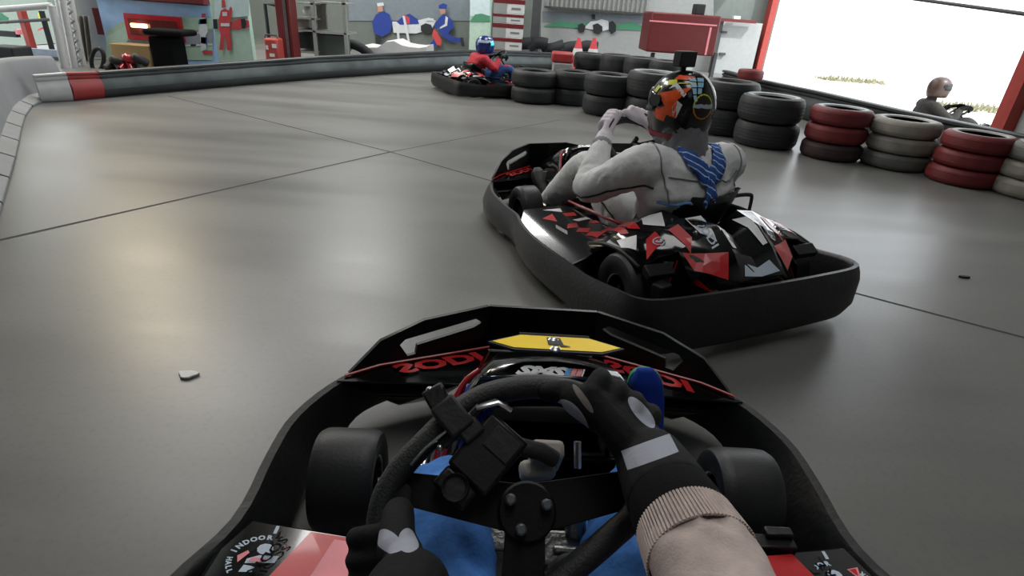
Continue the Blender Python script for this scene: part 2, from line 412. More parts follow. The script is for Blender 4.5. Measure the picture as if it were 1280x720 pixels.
def kart(label, loc, rotz, wheel=None, group=None, detail=True, plate=True, rear=True, scale=(1,1)):
    root = thing('racing_kart', label, 'kart', loc, rotz, group); root.scale = (scale[0], scale[1], scale[2] if len(scale) > 2 else 1)
    wp = wheel or dict(c=(0,.02,.535), tilt=50, rim=RIMR, device=False, yaw=0)
    bumper_ring().build('bumper', M['bumperplastic'], root, 50)
    # ---- front panel with hand slots
    mb = MB(); nf = Vector((0, -1, .05))
    for s in (-1, 1):
        out = [(.145,.332),(.31,.315),(.415,.272),(.492,.19),(.42,.192),(.145,.2)]
        slot = [(.37,.252),(.357,.266),(.18,.299),(.163,.286),(.185,.274),(.328,.245),(.332,.219),(.352,.216)]
        nn = Vector((s*.42, .9, 0))
        mb.poly([panel_pt(s*x, z) for x, z in out], [[panel_pt(s*x, z) for x, z in slot]], .012, nrm=nn)
    mb.poly([panel_pt(x, z) for x, z in [(-.145,.332),(.145,.332),(.145,.2),(-.145,.2)]], (), .012, nrm=(0,1,0))
    mb.build('front_panel', M['blackplastic'], root, 25)
    for s in (-1, 1):
        mb = MB(); top = [Vector((s*.515,.715,.188)), Vector((s*.20,.715,.2)), Vector((s*.13,.80,.235)), Vector((s*.145,.905,.205)), Vector((s*.42,.785,.196)), Vector((s*.488,.745,.188))]
        mb.poly(top, (), .006, nrm=(0,0,-1))
        low = [Vector((s*.515,.715,.188)), Vector((s*.20,.715,.2)), Vector((s*.27,.87,.05)), Vector((s*.38,.82,.05))]
        mb.poly(low, (), .006, nrm=(0,1,0))
        nose = mb.build('nose_wing', M['glossblack'], root, 20)
        f = lambda u, v: Vector((s*.42,.785,.2)).lerp(Vector((s*.15,.895,.209)), u) + (Vector((s*.40,.722,.1955))-Vector((s*.42,.785,.2)))*v + Vector((0,0,.004))
        mb = MB(); mb.tube([Vector((s*.50,.735,.192)), Vector((s*.42,.782,.202)), Vector((s*.14,.902,.212))], .004, 6)
        mb.build('red_piping', M['red'], nose, 40)
        # lettering reads from the front of the kart
        cw = -1 if s < 0 else 1
        g = (lambda u, v: f(.5+u*s*1, .52+v*1.0))
        mb = text_mb('SODI', .92, lambda u, v: f(.50 - u*.38*s, .52 + v*1.0), bold=.045, shear=.3) if detail else MB()
        if detail: mb.build('nose_lettering', M['red'], nose, 0, recalc=False)
    # ---- centre fairing
    mb = MB(); rings = []
    for y, z, w in [(.40,.345,.155),(.435,.395,.155),(.47,.405,.15),(.56,.375,.145),(.70,.31,.135),(.83,.24,.125),(.905,.2,.12)]:
        rings.append([Vector((x*1, y+dy, zz)) for x, zz, dy in [(-w-.05,z-.16,.03),(-w-.02,z-.05,.01),(-w*.86,z-.006,0),(-w*.4,z+.004,0),(0,z+.008,0),(w*.4,z+.004,0),(w*.86,z-.006,0),(w+.02,z-.05,.01),(w+.05,z-.16,.03)]])
    mb.ring_loft(rings, False); fair = mb.build('front_fairing', M['glossblack'], root, 35)
    so = fair.modifiers.new('solid', 'SOLIDIFY'); so.thickness = .006
    mb = MB(); mb.tube([(-.165,.43,.35),(-.15,.428,.392),(-.06,.43,.405),(.06,.43,.405),(.15,.428,.392),(.165,.43,.35)], .0045, 8); mb.build('fairing_edge', M['screen'], fair, 40)
    fr = frame((.0,.443,.4070), (1,0,0), (0,.96,.28), .0025)
    if detail:
        text_mb('SMS', .036, lambda u, v: fr(u*1.5-.036, v*.95), bold=.0024, shear=.4).build('sticker_lettering', M['white'], fair, 0, recalc=False)
        for k, c in enumerate(('blue', 'red', 'red', 'white')):
            x0 = .012+.0115*k; w_ = .0105 if c != 'white' else .003
            mb = MB(); fill2d([(x0,-.013),(x0+w_,-.013),(x0+w_+.008,.013),(x0+.008,.013)], fr, 0, mb); mb.build('sticker_stripe', M[c], fair, 0)
    if plate:
        for nm, gr, dz, th, mt in (('number_plate', .009, .0, .006, 'greypad'), ('plate_face', 0, .0065, .0012, 'yellow')):
            pl = [(-.132-gr,.506),(-.072,.562+gr),(.072,.562+gr),(.132+gr,.506),(.088,.472-gr),(-.088,.472-gr)]
            mb = MB(); mb.poly([Vector((x, y, .443+dz-(y-.45)*.18)) for x, y in pl], (), th, nrm=(0,0,1))
            if nm == 'number_plate': mb.tube([(-.075,.575,.424),(.075,.575,.424)], .006, 8); np_ = mb.build(nm, M['rubber'], fair, 20)
            else: mb.build(nm, M[mt], np_, 0)
        fp = lambda u, v: Vector((u, v, .4525-(v-.45)*.18))
        mb = MB(); fill2d([(-.018,.500),(.006,.500),(.006,.489),(.026,.489),(.026,.493),(.014,.500),(.010,.548),(-.018,.548)], fp, 0, mb); mb.build('plate_numeral', M['rubber'], np_, 0)
        for y in (.534, .474):
            mb = MB(); mb.lathe([(.012,0),(.012,.003),(.008,.006),(0,.007)], (-.005, y, .449-(y-.45)*.18), 'z', 14); mb.build('plate_bolt', M['metal'], np_, 40)
    # ---- red stays, tubes, floor tray
    for s in (-1, 1):
        mb = MB(); mb.tube(spline([(s*.155,.475,.385),(s*.19,.44,.36),(s*.222,.37,.28),(s*.232,.31,.19),(s*.222,.28,.13)], 5), .006, 10); mb.tube([(s*.18,.47,.37),(s*.225,.34,.2)], .005, 8)
        if s < 0: mb.build('red_stay', M['redgloss'], root, 60)
        mb = MB(); mb.tube([(s*.36,.41,.118),(s*.24,.43,.12)], .011, 10); mb.tube([(s*.27,.55,.12),(s*.27,.42,.12)], .013, 10); mb.tube([(s*.27,.43,.115),(s*.08,.30,.14)], .006, 8); mb.build('front_axle', M['metal'], root, 40)
    mb = MB()
    for s in (-1, 1):
        mb.tube(spline([(s*.20,.86,.06),(s*.22,.6,.06),(s*.24,.3,.055),(s*.32,-.1,.055),(s*.30,-.5,.06),(s*.28,-.8,.07)], 4), .015, 8)
        mb.tube([(s*.24,.18,.055),(s*.6,.16,.1)], .01, 8); mb.tube([(s*.3,-.3,.055),(s*.62,-.33,.1)], .01, 8)
    for y, w in ((.6,.22),(.1,.28),(-.45,.31)): mb.tube([(-w,y,.058),(w,y,.058)], .014, 8)
    mb.tube([(-.50,-.62,.135),(.50,-.62,.135)], .018, 10)
    mb.build('chassis_tube', M['darkmetal'], root, 50)
    mb = MB(); mb.poly([(-.2,.78,.04),(.2,.78,.04),(.24,.2,.04),(.3,-.1,.04),(.3,-.5,.04),(-.3,-.5,.04),(-.3,-.1,.04),(-.24,.2,.04)], (), .006, nrm=(0,0,1)); mb.build('floor_tray', M['darkmetal'], root, 20)
    # ---- pedals
    for s in (-1, 1):
        mb = MB(); mb.tube([(s*.17,.62,.06),(s*.17,.60,.2)], .008, 8); mb.box((s*.17,.597,.21), (.07,.012,.09), (-.25,0,0)); mb.tube([(s*.17,.62,.06),(s*.10,.62,.06)], .008, 8); mb.build('pedal', M['alu'], root, 40, .002)
    # ---- steering
    pass
    sw = make_wheel(root, *wp['c'], wp['tilt'], wp['rim'], device=wp['device'], yaw=wp['yaw']); sw.scale = (1/scale[0], 1/scale[1], 1/root.scale[2]) if scale[0] != scale[1] else (1,1,1)
    cx, cy, cz = wp['c']; cx /= scale[0]; cy /= scale[1]; mb = MB(); a = math.radians(wp['tilt']); n = Vector((0,-math.cos(a), math.sin(a)))
    mb.tube([Vector((cx+.01,cy,cz))-n*.012, (cx*.5,cy+.28,.2), (0,.5,.09)], .012, 10); mb.build('steering_column', M['darkmetal'], root, 50)
    mb = MB(); hw = not wp['device']
    mb.box((cx*.5+.0,.16,.30), (.09,.03,.16), (.35,0,0)); mb.box((cx*.5-.0,.15,.37), (.07,.05,.03), (.35,0,0)); (mb.build('column_bracket', M['greypad'], root, 30, .008) if hw else 0)
    # ---- brake cylinders and floor hardware ahead of the seat
    mb = MB()
    for sx in (-.095, .05):
        mb.box((sx+cx*.4,.05,.25), (.055,.06,.075), (.3,0,0)); mb.tube([(sx+cx*.4,.05,.28),(sx+cx*.4,.06,.31)], .018, 12)
    mb.box((cx*.4+.075,.08,.28), (.09,.035,.025), (.3,0,.1)); mb.tube([(cx*.4+.10,.02,.30),(cx*.4+.13,.17,.28)], .006, 8); mb.tube([(cx*.4+.06,.12,.34),(cx*.4+.055,.2,.33)], .006, 8)
    if hw: mb.build('brake_cylinder', M['alu'], root, 30, .004)
    mb = MB(); mb.tube(spline([(cx*.4-.11,.02,.26),(cx*.4-.05,-.02,.29),(cx*.4+.03,-.01,.28),(cx*.4+.1,.03,.27)], 5), .012, 8); mb.ball((cx*.4-.06,.0,.21), (.05,.07,.05), 8); (mb.build('brake_hose', M['rubber'], root, 50) if hw else 0)
    # ---- tyres
    for s in (-1, 1):
        add_wheel(root, s*.42, .41, .118, .132, .06); add_wheel(root, s*.43, -.62, .135, .2, .06)
    # ---- side pods
    for s in (-1, 1):
        q = lambda p: Vector((p[0]*s, p[1], p[2])); mb = MB()
        o1, i1, i2, o2 = PT; b1 = (-.618,.11,.15); b2 = (-.665,-.42,.155)
        vs = [q(p) for p in (o1, i1, i2, o2, b1, b2, (-.545,.20,.06), (-.315,.14,.06), (-.275,-.34,.06), (-.56,-.44,.06), (-.618,.1,.06), (-.665,-.42,.06))]
        mb.add(vs, [(0,1,2,3),(4,0,3,5),(0,6,7,1),(1,7,8,2),(2,8,9,3),(4,10,6,0),(3,9,11,5)])
        pod = mb.build('side_pod', M['glossblack'], root, 20, .004)
        P = lambda u, v: podpt(s, u, v)
        own_ = wp['device']
        if own_: mb = MB(); fill2d([(.50,.985),(.985,.985),(.985,.62),(.16,.62)], P, 0, mb); mb.build('red_panel', M['red'], pod, 0)
        if own_ and s > 0: mb = MB(); fill2d([(.70,.965),(.975,.965),(.975,.64),(.52,.64)], lambda u, v: P(u, v)+Vector((0,0,.001)), 0, mb); mb.build('pink_glare', M['pink'], pod, 0)  # overexposed glare on the red panel, painted in pink
        if own_:
            # round club badge: racer in a kart between two arcs of lettering
            c0 = P(.235, .845); ux = Vector((1,0,0)); uy = Vector((0,1,.0)); R_ = .062
            D = lambda u, v: c0 + Vector((u*.84, v*.84, -u*.09*s)) + Vector((0,0,.0035))
            def arc(body, a0, a1, rr, size):
                mb = MB(); n = len(body)
                for i, ch in enumerate(body):
                    a = math.radians(a0+(a1-a0)*i/(n-1)); ca, sa = math.cos(a), math.sin(a); up = 1 if a0 > a1 else -1
                    text_mb(ch, size, lambda u, v: D(rr*ca + up*(u*sa + v*ca), rr*sa + up*(-u*ca + v*sa)), bold=.0008, mb=mb)
                return mb
            arc('INDOOR', 165, 95, R_, .017).build('badge_lettering', M['pale'], pod, 0, recalc=False)
            arc('KARTCENTER', -55, 30, R_, .0145).build('badge_lettering', M['pale'], pod, 0, recalc=False)
            arc('HALL', 185, 215, R_, .014).build('badge_lettering', M['pale'], pod, 0, recalc=False)
            mb = MB(); fill2d([(-.003,.075),(.004,.075),(.004,.098),(-.003,.098)], D, 0, mb); fill2d([(-.005,-.088),(.002,-.088),(.002,-.068),(-.005,-.068)], D, 0, mb)
            fill2d([(-.022+.016*math.cos(t*PI/5),.018+.015*math.sin(t*PI/5)) for t in range(10)], lambda u, v: D(u+.018, v+.012), 0, mb)
            fill2d([(-.03,-.012),(.02,-.004),(.045,.0),(.03,.016),(-.01,.012),(-.03,.0)], D, 0, mb); fill2d([(-.034,-.035),(-.01,-.032),(-.008,-.018),(-.03,-.016)], D, 0, mb)
            mb.build('badge_racer', M['pale'], pod, 0)
            mb = MB(); fill2d([(-.026,-.008),(.005,-.004),(.006,.006),(-.02,.004)], lambda u, v: D(u, v)+Vector((0,0,.0008)), 0, mb); fill2d([(-.05,.005),(-.035,.022),(-.03,.016),(-.044,-.012)], D, 0, mb)
            fill2d([(.028,.045),(.052,.05),(.045,.012)], D, 0, mb); mb.build('badge_flash', M['pink'], pod, 0)
            mb = MB(); fill2d([(.032,.043),(.046,.046),(.043,.026)], lambda u, v: D(u, v)+Vector((0,0,.0008)), 0, mb); mb.build('badge_flash', M['red'], pod, 0)
            d0 = P(.235, .66); d1 = P(.50, .95); dd = (d1-d0).normalized(); pp = Vector((-dd.y, dd.x, 0))
            if s < 0: text_mb('SODIKART', .024, lambda u, v: d0.lerp(d1, .5) + dd*u*1.25 - pp*(.036-v) + Vector((0,0,.004)), bold=.0006).build('pod_lettering', M['screen'], pod, 0, recalc=False)
            else: text_mb('SODIKART', .024, lambda u, v: d0.lerp(d1, .5) - dd*u*1.25 + pp*(.036-v) + Vector((0,0,.004)), bold=.0006).build('pod_lettering', M['screen'], pod, 0, recalc=False)
        else:
            for poly, c in (([(.10,.74),(.42,.80),(.30,.62)], 'red'), ([(.34,.92),(.74,.90),(.66,.80)], 'white'), ([(.62,.76),(.86,.74),(.80,.64),(.60,.68)], 'red')):  # white triangle paints a reflection on the glossy pod; reds are graphics
                mb = MB(); fill2d(poly, P, 0, mb); mb.build('pod_graphic_glint', M[c], pod, 0)
        if detail:
            # rear half of the pod: chopped red bars and pale wedges
            for poly, c in (([(.30,.46),(.42,.53),(.60,.50),(.50,.42)], 'red'), ([(.36,.36),(.5,.40),(.66,.33),(.52,.28)], 'red'), ([(.42,.25),(.58,.28),(.74,.20),(.6,.14)], 'red'), ([(.12,.52),(.20,.58),(.24,.42),(.16,.36)], 'greypad'),
                            ([(.50,.20),(.97,.22),(.99,.0),(.86,.0),(.80,.09),(.72,-.01),(.46,.0),(.56,.09)], 'red'), ([(.6,.58),(.9,.56),(.92,.5),(.66,.52)], 'white'), ([(.78,.44),(.95,.43),(.96,.36),(.82,.38)], 'red')):
                mb = MB(); fill2d(poly, P, 0, mb); mb.build('pod_graphic_glint', M[c], pod, 0)
    # ---- seat
    mb = MB(); rings = []; dy = 0 if rear else -.27
    for y, z, w, d in [(-.04,.15,.17,.05),(-.15,.12,.19,.10),(-.30,.10,.20,.15),(-.42,.13,.20,.20),(-.50,.24,.20,.15),(-.545,.34,.205,.08),(-.565,.405,.20,.03),(-.57,.43,.17,.0)]:
        rings.append([Vector((w*sx, y + dy + (.06*abs(sx)**2 if z > .12 else 0)*(1 if y < -.3 else .2), z + d*abs(sx)**3)) for sx in (-1.05,-1,-.8,-.4,0,.4,.8,1,1.05)])
    mb.ring_loft(rings, False); seat = mb.build('seat', M['blackplastic'], root, 60); so = seat.modifiers.new('solid', 'SOLIDIFY'); so.thickness = .012; so.offset = 1
    if not rear: return root
    # ---- rear shell
    mb = MB(); idx = {}
    for j, y in enumerate(HY):
        for i in range(-5, 6):
            x = HX[abs(i)]*(1 if i >= 0 else -1); idx[i, j] = len(mb.v); mb.v.append(Vector((x, y, HZ[j][abs(i)])))
    for j in range(5):
        for i in range(-5, 5):
            inner = max(abs(i), abs(i+1)) <= 2
            if inner and j < 2: continue
            if max(abs(i), abs(i+1)) > 3 and j >= 3: continue
            if max(abs(i), abs(i+1)) > 2 and j >= 4: continue
            mb.f.append((idx[i,j], idx[i+1,j], idx[i+1,j+1], idx[i,j+1])); mb.m.append(0)
    shell = mb.build('rear_shell', M['glossblack'], root, 14); so = shell.modifiers.new('solid', 'SOLIDIFY'); so.thickness = .022; so.offset = -1
    for s in (-1, 1):
        mb = MB(); mb.add([(s*.31,-.72,.30),(s*.31,-.82,.225),(s*.21,-.90,.195),(s*.0,-.905,.23),(s*.0,-.9,.12),(s*.22,-.89,.10),(s*.33,-.81,.10),(s*.33,-.70,.12)], [(0,1,6,7),(1,2,5,6),(2,3,4,5)])
        mb.build('tail_side', M['glossblack'], shell, 20)
        F = lambda a, b: (lambda u, v: Vector(a[0]).lerp(Vector(a[1]), u).lerp(Vector(b[0]).lerp(Vector(b[1]), u), v) + Vector((s*.006, -.006, .002)))
        f = F(((s*.33,-.70,.12),(s*.31,-.72,.29)), ((s*.22,-.895,.10),(s*.21,-.905,.185)))
        mb = MB(); fill2d([(.15,.02),(.9,.02),(.98,.98),(.7,.9),(.3,.5)], f, 0, mb); mb.build('shell_graphic_glint', M['red'], shell, 0)
        for poly, c in (([(.06,-.63),(.105,-.66),(.10,-.80),(.075,-.80)], 'white'), ([(.23,-.50),(.30,-.45),(.34,-.52),(.29,-.60)], 'white'), ([(.12,-.62),(.20,-.61),(.19,-.70),(.15,-.76)], 'white'),  # white patches paint reflected window light along with sticker white
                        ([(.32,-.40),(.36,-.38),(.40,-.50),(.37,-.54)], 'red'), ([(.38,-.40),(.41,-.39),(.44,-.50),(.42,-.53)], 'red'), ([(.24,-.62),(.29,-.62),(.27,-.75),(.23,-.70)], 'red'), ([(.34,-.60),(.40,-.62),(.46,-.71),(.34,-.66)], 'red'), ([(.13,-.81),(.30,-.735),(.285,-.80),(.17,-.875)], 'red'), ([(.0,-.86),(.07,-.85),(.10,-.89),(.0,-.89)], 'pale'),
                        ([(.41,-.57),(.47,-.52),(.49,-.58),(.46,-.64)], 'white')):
            if not detail and c == 'white': continue
            mb = MB(); fill2d([(x*s, y) for x, y in poly], HP, 0, mb, .05); mb.build('shell_graphic_glint', M[c], shell, 0)
        if detail:
            text_mb('SODI', .05, lambda u, v: HP(s*(.165 + (v*.9 if s > 0 else v*.9)), -.72 - u*1.0) + Vector((0,0,.002)), bold=.001).build('shell_lettering', M['pale'], shell, 0, recalc=False)
            mb = MB()
            for e in range(16):
                a0, a1 = 2*PI*e/16, 2*PI*(e+1)/16
                mb.add([HP(s*.36+.03*math.cos(a)*k, -.655+.022*math.sin(a)*k)+Vector((0,0,.002)) for a, k in ((a0,1),(a1,1),(a1,.82),(a0,.82))], [(0,1,2,3)])
            fill2d([(-.02,.004),(-.006,.008),(0,-.002),(.012,.01),(.02,.0),(.004,-.01),(-.008,-.006)], lambda u, v: HP(s*.36+u, -.655+v)+Vector((0,0,.002)), 0, mb); mb.build('oval_badge', M['pale'], shell, 0)
        mb = MB(); mb.tube(spline([(s*.50,-.36,.22),(s*.505,-.48,.26),(s*.505,-.60,.275),(s*.5,-.72,.26)], 4), .008, 8); mb.box((s*.425,-.75,.25), (.13,.05,.028), (.5,0,0)); mb.build('fender_edge', M['blackplastic'], shell, 40, .004)
    mb = MB(); mb.tube(spline([(.30,-.40,.30),(.30,-.40,.355),(.315,-.40,.372),(.42,-.40,.372),(.44,-.40,.352),(.445,-.40,.29)], 3), .0085, 10); mb.build('lift_handle', M['rubber'], shell, 50)
    mb = MB(); mb.box((-.44,-.80,.20), (.07,.05,.06), (0,0,.2)); mb.build('tail_lamp', M['bumperplastic'], root, 30, .006)
    # ---- engine, hoses, bolts beside the seat
    for s in (-1, 1):
        mb = MB(); mb.box((s*.26,-.40,.16), (.11,.16,.14)); 
        for k in range(5): mb.box((s*.26,-.34-.03*k,.235), (.1,.012,.03))
        mb.tube([(s*.24,-.45,.24),(s*.22,-.56,.27),(s*.1,-.64,.26)], .03, 12); mb.build('engine_block', M['darkmetal'], root, 30, .003)
        mb = MB(); mb.tube([(s*.27,-.26,.225),(s*.25,-.36,.255)], .006, 8); mb.tube([(s*.16,-.56,.35),(s*.24,-.58,.36)], .008, 8)
        for k in range(4): mb.ball((s*(.22+.03*(k % 2)),-.30-.06*k,.25+.005*k), .007, 6)
        mb.build('engine_bolt', M['metal'], root, 40)
        mb = MB(); mb.tube(spline([(s*.285,.16,.225),(s*.29,-.0,.24),(s*.27,-.2,.25),(s*.25,-.32,.26)], 4), .008, 8); mb.build('side_rail', M['redgloss' if s < 0 else 'darkmetal'], root, 50)
    return root
# ------------------------------------------------------------------ people
from mathutils.bvhtree import BVHTree
def hp(az, el, off=0, A=.128, Bf=.158, Bb=.142, Cc=.143):
    a, e = math.radians(az), math.radians(el)
    if e >= 0: h = math.cos(e)**.86; z = Cc*math.sin(e)
    else: h = 1 - .20*(e/.95)**2; z = Cc*.98*e
    b = Bf if abs(az if az <= 180 else az-360) < 90 else Bb
    if e < 0 and abs(az) < 60: b += .012*math.cos(a*1.5)*(-e)
    return Vector(((A+off)*h*math.sin(a), (b+off)*h*math.cos(a), z + off*(1 if e > 0 else 0)))
def wrap(a):
    while a > 180: a -= 360
    while a <= -180: a += 360
    return a
def helmet(parent, c, tilt, yaw, base, visor, decals, name='helmet', scale=1, lower=None, roll=0):
    Rm = (Matrix.Rotation(yaw, 3, 'Z') @ Matrix.Rotation(tilt, 3, 'X') @ Matrix.Rotation(roll, 3, 'Y')); c = Vector(c)
    T = lambda v: c + Rm @ (Vector(v)*scale)
    mb = MB(); n = 40; rows = [90*k/14 for k in range(14)]; rows = [89.5, 82, 75, 66, 57, 48, 39, 30, 20, 10, 0, -10, -20, -32, -44, -54]
    for e in rows:
        for k in range(n): mb.v.append(T(hp(wrap(360*k/n), e)))
    for i in range(len(rows)-1):
        for k in range(n):
            l = (k+1) % n; mb.f.append((i*n+k, (i+1)*n+k, (i+1)*n+l, i*n+l)); mb.m.append(0)
    mb.f.append(tuple(range(n))); mb.m.append(0)
    o = len(mb.v); last = (len(rows)-1)*n
    for k in range(n):
        q = hp(wrap(360*k/n), -54); mb.v.append(T(Vector((q.x*.86, q.y*.86, q.z-.004))))
    for k in range(n):
        q = hp(wrap(360*k/n), -54); mb.v.append(T(Vector((q.x*.8, q.y*.8, q.z+.06))))
    for r_, s_ in ((last, o), (o, o+n)):
        for k in range(n):
            l = (k+1) % n; mb.f.append((r_+k, s_+k, s_+l, r_+l)); mb.m.append(0)
    h = mb.build(name, base, parent, 60)
    mb = MB(); cols = [-78+156*k/20 for k in range(21)]; vr = [24, 16, 6, -4, -13]
    for e in vr:
        for a in cols: mb.v.append(T(hp(a, e*(1-.25*(abs(a)/78)**2), .006)))
    for i in range(len(vr)-1):
        for k in range(20): mb.f.append((i*21+k, (i+1)*21+k, (i+1)*21+k+1, i*21+k+1)); mb.m.append(0)
    v = mb.build('visor', visor, h, 60); so = v.modifiers.new('solid', 'SOLIDIFY'); so.thickness = .004
    mb = MB()
    for s in (-1, 1):
        q = T(hp(s*80, 8, .004)); d = Rm @ Vector((s, 0, 0)); mb.tube([q-d*.004, q+d*.008], .022, 14)
    mb.build('visor_pivot', M['blackplastic'], h, 40)
    for mt, polys in decals:
        mb = MB()
        for p in polys: fill2d(p, lambda a, e: T(hp(wrap(a), e, .0022)), 0, mb, 9)
        mb.build('helmet_graphic', mt, h, 70)
    return h, T
def circ(a, e, ra, re, n=18, t0=0, t1=360): return [(a+ra*math.cos(math.radians(t0+(t1-t0)*k/n)), e+re*math.sin(math.radians(t0+(t1-t0)*k/n))) for k in range(n if t1-t0 >= 360 else n+1)]
def arcband(a, e, ra, re, w, t0, t1, n=14):
    o = circ(a, e, ra, re, n, t0, t1); i = circ(a, e, ra-w, re-w, n, t0, t1)
    if t1-t0 >= 360: o.append((a+ra, e-.01)); i.append((a+ra-w, e-.01))
    return o + i[::-1]
def grip_hand(wrist, c, t, e1, e2, r, k=1.0, spread=.0195, curl=205, palm_w=1.0, thumb_in=1.0):
    """closed glove: metacarpals to four knuckles, four fingers curled round the rim, thumb over the other side"""
    W = Vector(wrist); c = Vector(c); t = Vector(t).normalized(); e1 = Vector(e1); e1 = (e1 - t*e1.dot(t)).normalized(); e2 = Vector(e2); e2 = (e2 - t*e2.dot(t) - e1*e2.dot(e1)).normalized()
    mb = MB(); fr = .0098*k; rr = r + fr*.9
    for i, (off, ln, wd) in enumerate([(1.5,.95,1.0),(.5,1.05,1.03),(-.5,1.0,.98),(-1.5,.82,.86)]):
        o = c + t*off*spread*k
        def P(deg, q=rr): a = math.radians(deg); return o + (e1*math.cos(a) + e2*math.sin(a))*q
        kn = P(-22, rr + .012*k)
        path = [kn, P(18, rr+.008*k), P(65, rr+.002), P(118), P(165), P(min(235, curl*ln))]
        limb(mb, path, [.0125*k*wd, .0118*k*wd, .0105*k*wd, .0098*k*wd, .0092*k*wd, .0078*k*wd], 10)
        w0 = W + t*off*.010*k
        limb(mb, [w0, w0.lerp(kn, .5) - e2*.002, kn], [.019*k, .017*k, .0135*k], 10)
        mb.ball(kn + e1*.002, .0125*k*wd, 6)
    base = W.lerp(c + t*1.6*spread*k + e1*rr, .38) + t*.014*k
    limb(mb, [base, base.lerp(c + t*.046*k, .55) + t*.012*k - e2*.010*k + e1*.012, c + t*.050*k + e1*rr*.75 - e2*rr*.75*thumb_in, c + t*.068*k + e1*rr*.1 - e2*rr*1.05*thumb_in], [.0165*k, .0155*k, .0125*k, .0095*k], 10)
    return mb
def torso_mb(mb, rings):
    R_ = []
    for i, (p, rx, ry) in enumerate(rings):
        a = Vector(rings[max(0,i-1)][0]); b = Vector(rings[min(len(rings)-1,i+1)][0]); d = (b-a).normalized()
        y = d.cross(Vector((1,0,0))).normalized(); x = y.cross(d).normalized(); p = Vector(p)
        R_.append([p + x*rx*math.copysign(abs(math.cos(q))**.8, math.cos(q)) + y*ry*math.copysign(abs(math.sin(q))**.8, math.sin(q)) for q in [2*PI*k/24 for k in range(24)]])
    mb.ring_loft(R_)
def seg_d(p, a, b):
    d = b-a; t = max(0, min(1, (p-a).dot(d)/d.dot(d))); return (p-a-d*t).length
def body_mesh(name, J, mats, voxel=.012, fold=.006, classify=None, fat=1.0):
    mb = MB(); hip = Vector(J['hip']); ch = Vector(J['chest']); nk = Vector(J['neck']); hd = Vector(J['head'])
    torso_mb(mb, [(hip+Vector((0,-.02,-.085)), .10, .07), (hip, .155, .115), (hip.lerp(ch,.35), .150, .112), (hip.lerp(ch,.7), .165, .118), (ch, .178*fat, .120*fat), (ch.lerp(nk,.55), .172*fat, .098*fat), (ch.lerp(nk,.85), .125*fat, .075*fat), (nk, .062, .06), (nk.lerp(hd,.45), .058, .06)])
    for s in ('L', 'R'):
        sg = -1 if s == 'L' else 1
        sh, el, wr = [Vector(J[k+s]) for k in ('sh','el','wr')]; kn, an, to = [Vector(J[k+s]) for k in ('kn','an','to')]
        limb(mb, [ch.lerp(sh, .55)+Vector((0,0,.015)), sh, sh.lerp(el,.5), el, el.lerp(wr,.45), wr], [q*f_ for q, f_ in zip([.075,.070,.060,.052,.046,J.get('wrr',.034)], [fat]*5+[1])], 16)
        hj = hip + Vector((sg*.085, .0, -.005))
        limb(mb, [hj, hj.lerp(kn,.5)+Vector((0,0,.0)), kn, kn.lerp(an,.5), an], [.098,.088*(.5+fat/2),.068*(.5+fat/2),.062*fat,.042*fat], 16)
    o = remeshed(mb, name, mats, voxel, 5, None, fold, 17)
    if classify:
        for p in o.data.polygons: p.material_index = classify(p.center)
    return o
def shoe(parent, an, to, mats, sole):
    an, to = Vector(an), Vector(to); d = (to-an).normalized(); side = Vector((1,0,0)); up = side.cross(d).normalized(); heel = an - d*.03 - up*.045
    mb = MB(); R_ = []
    for t, w, h in [(-.01,.022,.035),(.02,.034,.07),(.07,.036,.075),(.12,.040,.058),(.17,.044,.045),(.215,.040,.036),(.245,.022,.022)]:
        p = heel + d*t
        R_.append([p + side*w*math.cos(q)*(1 if math.sin(q) < 0 else .9) + up*(h*.5 + h*.5*math.sin(q)*(1 if math.sin(q) > 0 else 1)) for q in [2*PI*k/16 for k in range(16)]])
    mb.ring_loft(R_); limb(mb, [an + (an-heel)*.2, an, heel + d*.06 + up*.03], [.042,.045,.038], 12)
    s = remeshed(mb, 'shoe', mats, .006, 4, parent)
    mb = MB(); ring = [heel + d*t + side*w - up*.004 for t, w in [(-.010,.0),(-.002,.023),(.05,.034),(.12,.038),(.19,.041),(.228,.03),(.242,.0),(.228,-.03),(.19,-.041),(.12,-.038),(.05,-.034),(-.002,-.023)]]
    mb.poly(spline(ring, 3, True), (), .012, nrm=up); mb.build('sole', sole, s, 40, .003)
    return s
def ribbon(path, w, bvh, off=.006, th=.004, name='scarf', m=None, parent=None, side=None):
    pts = spline(path, 6); mb = MB(); rows = []
    for i, p in enumerate(pts):
        d = (pts[min(i+1,len(pts)-1)]-pts[max(i-1,0)]).normalized()
        q, n, _, _ = bvh.find_nearest(p); n = n if (p-q).dot(n) >= 0 or (p-q).length < .03 else n
        s_ = d.cross(n).normalized(); ww = w[min(len(w)-1, int(len(w)*i/len(pts)))] if isinstance(w, (list, tuple)) else w
        row = []
        for k in (-1, -.5, 0, .5, 1):
            r = q + s_*ww*k; qq, nn, _, _ = bvh.find_nearest(r)
            row.append(qq + nn*(off + .004*math.sin(k*4+i*.6)))
        rows.append(row)
    mb.ring_loft(rows, False); o = mb.build(name, m, parent, 70); so = o.modifiers.new('s', 'SOLIDIFY'); so.thickness = th
    return o

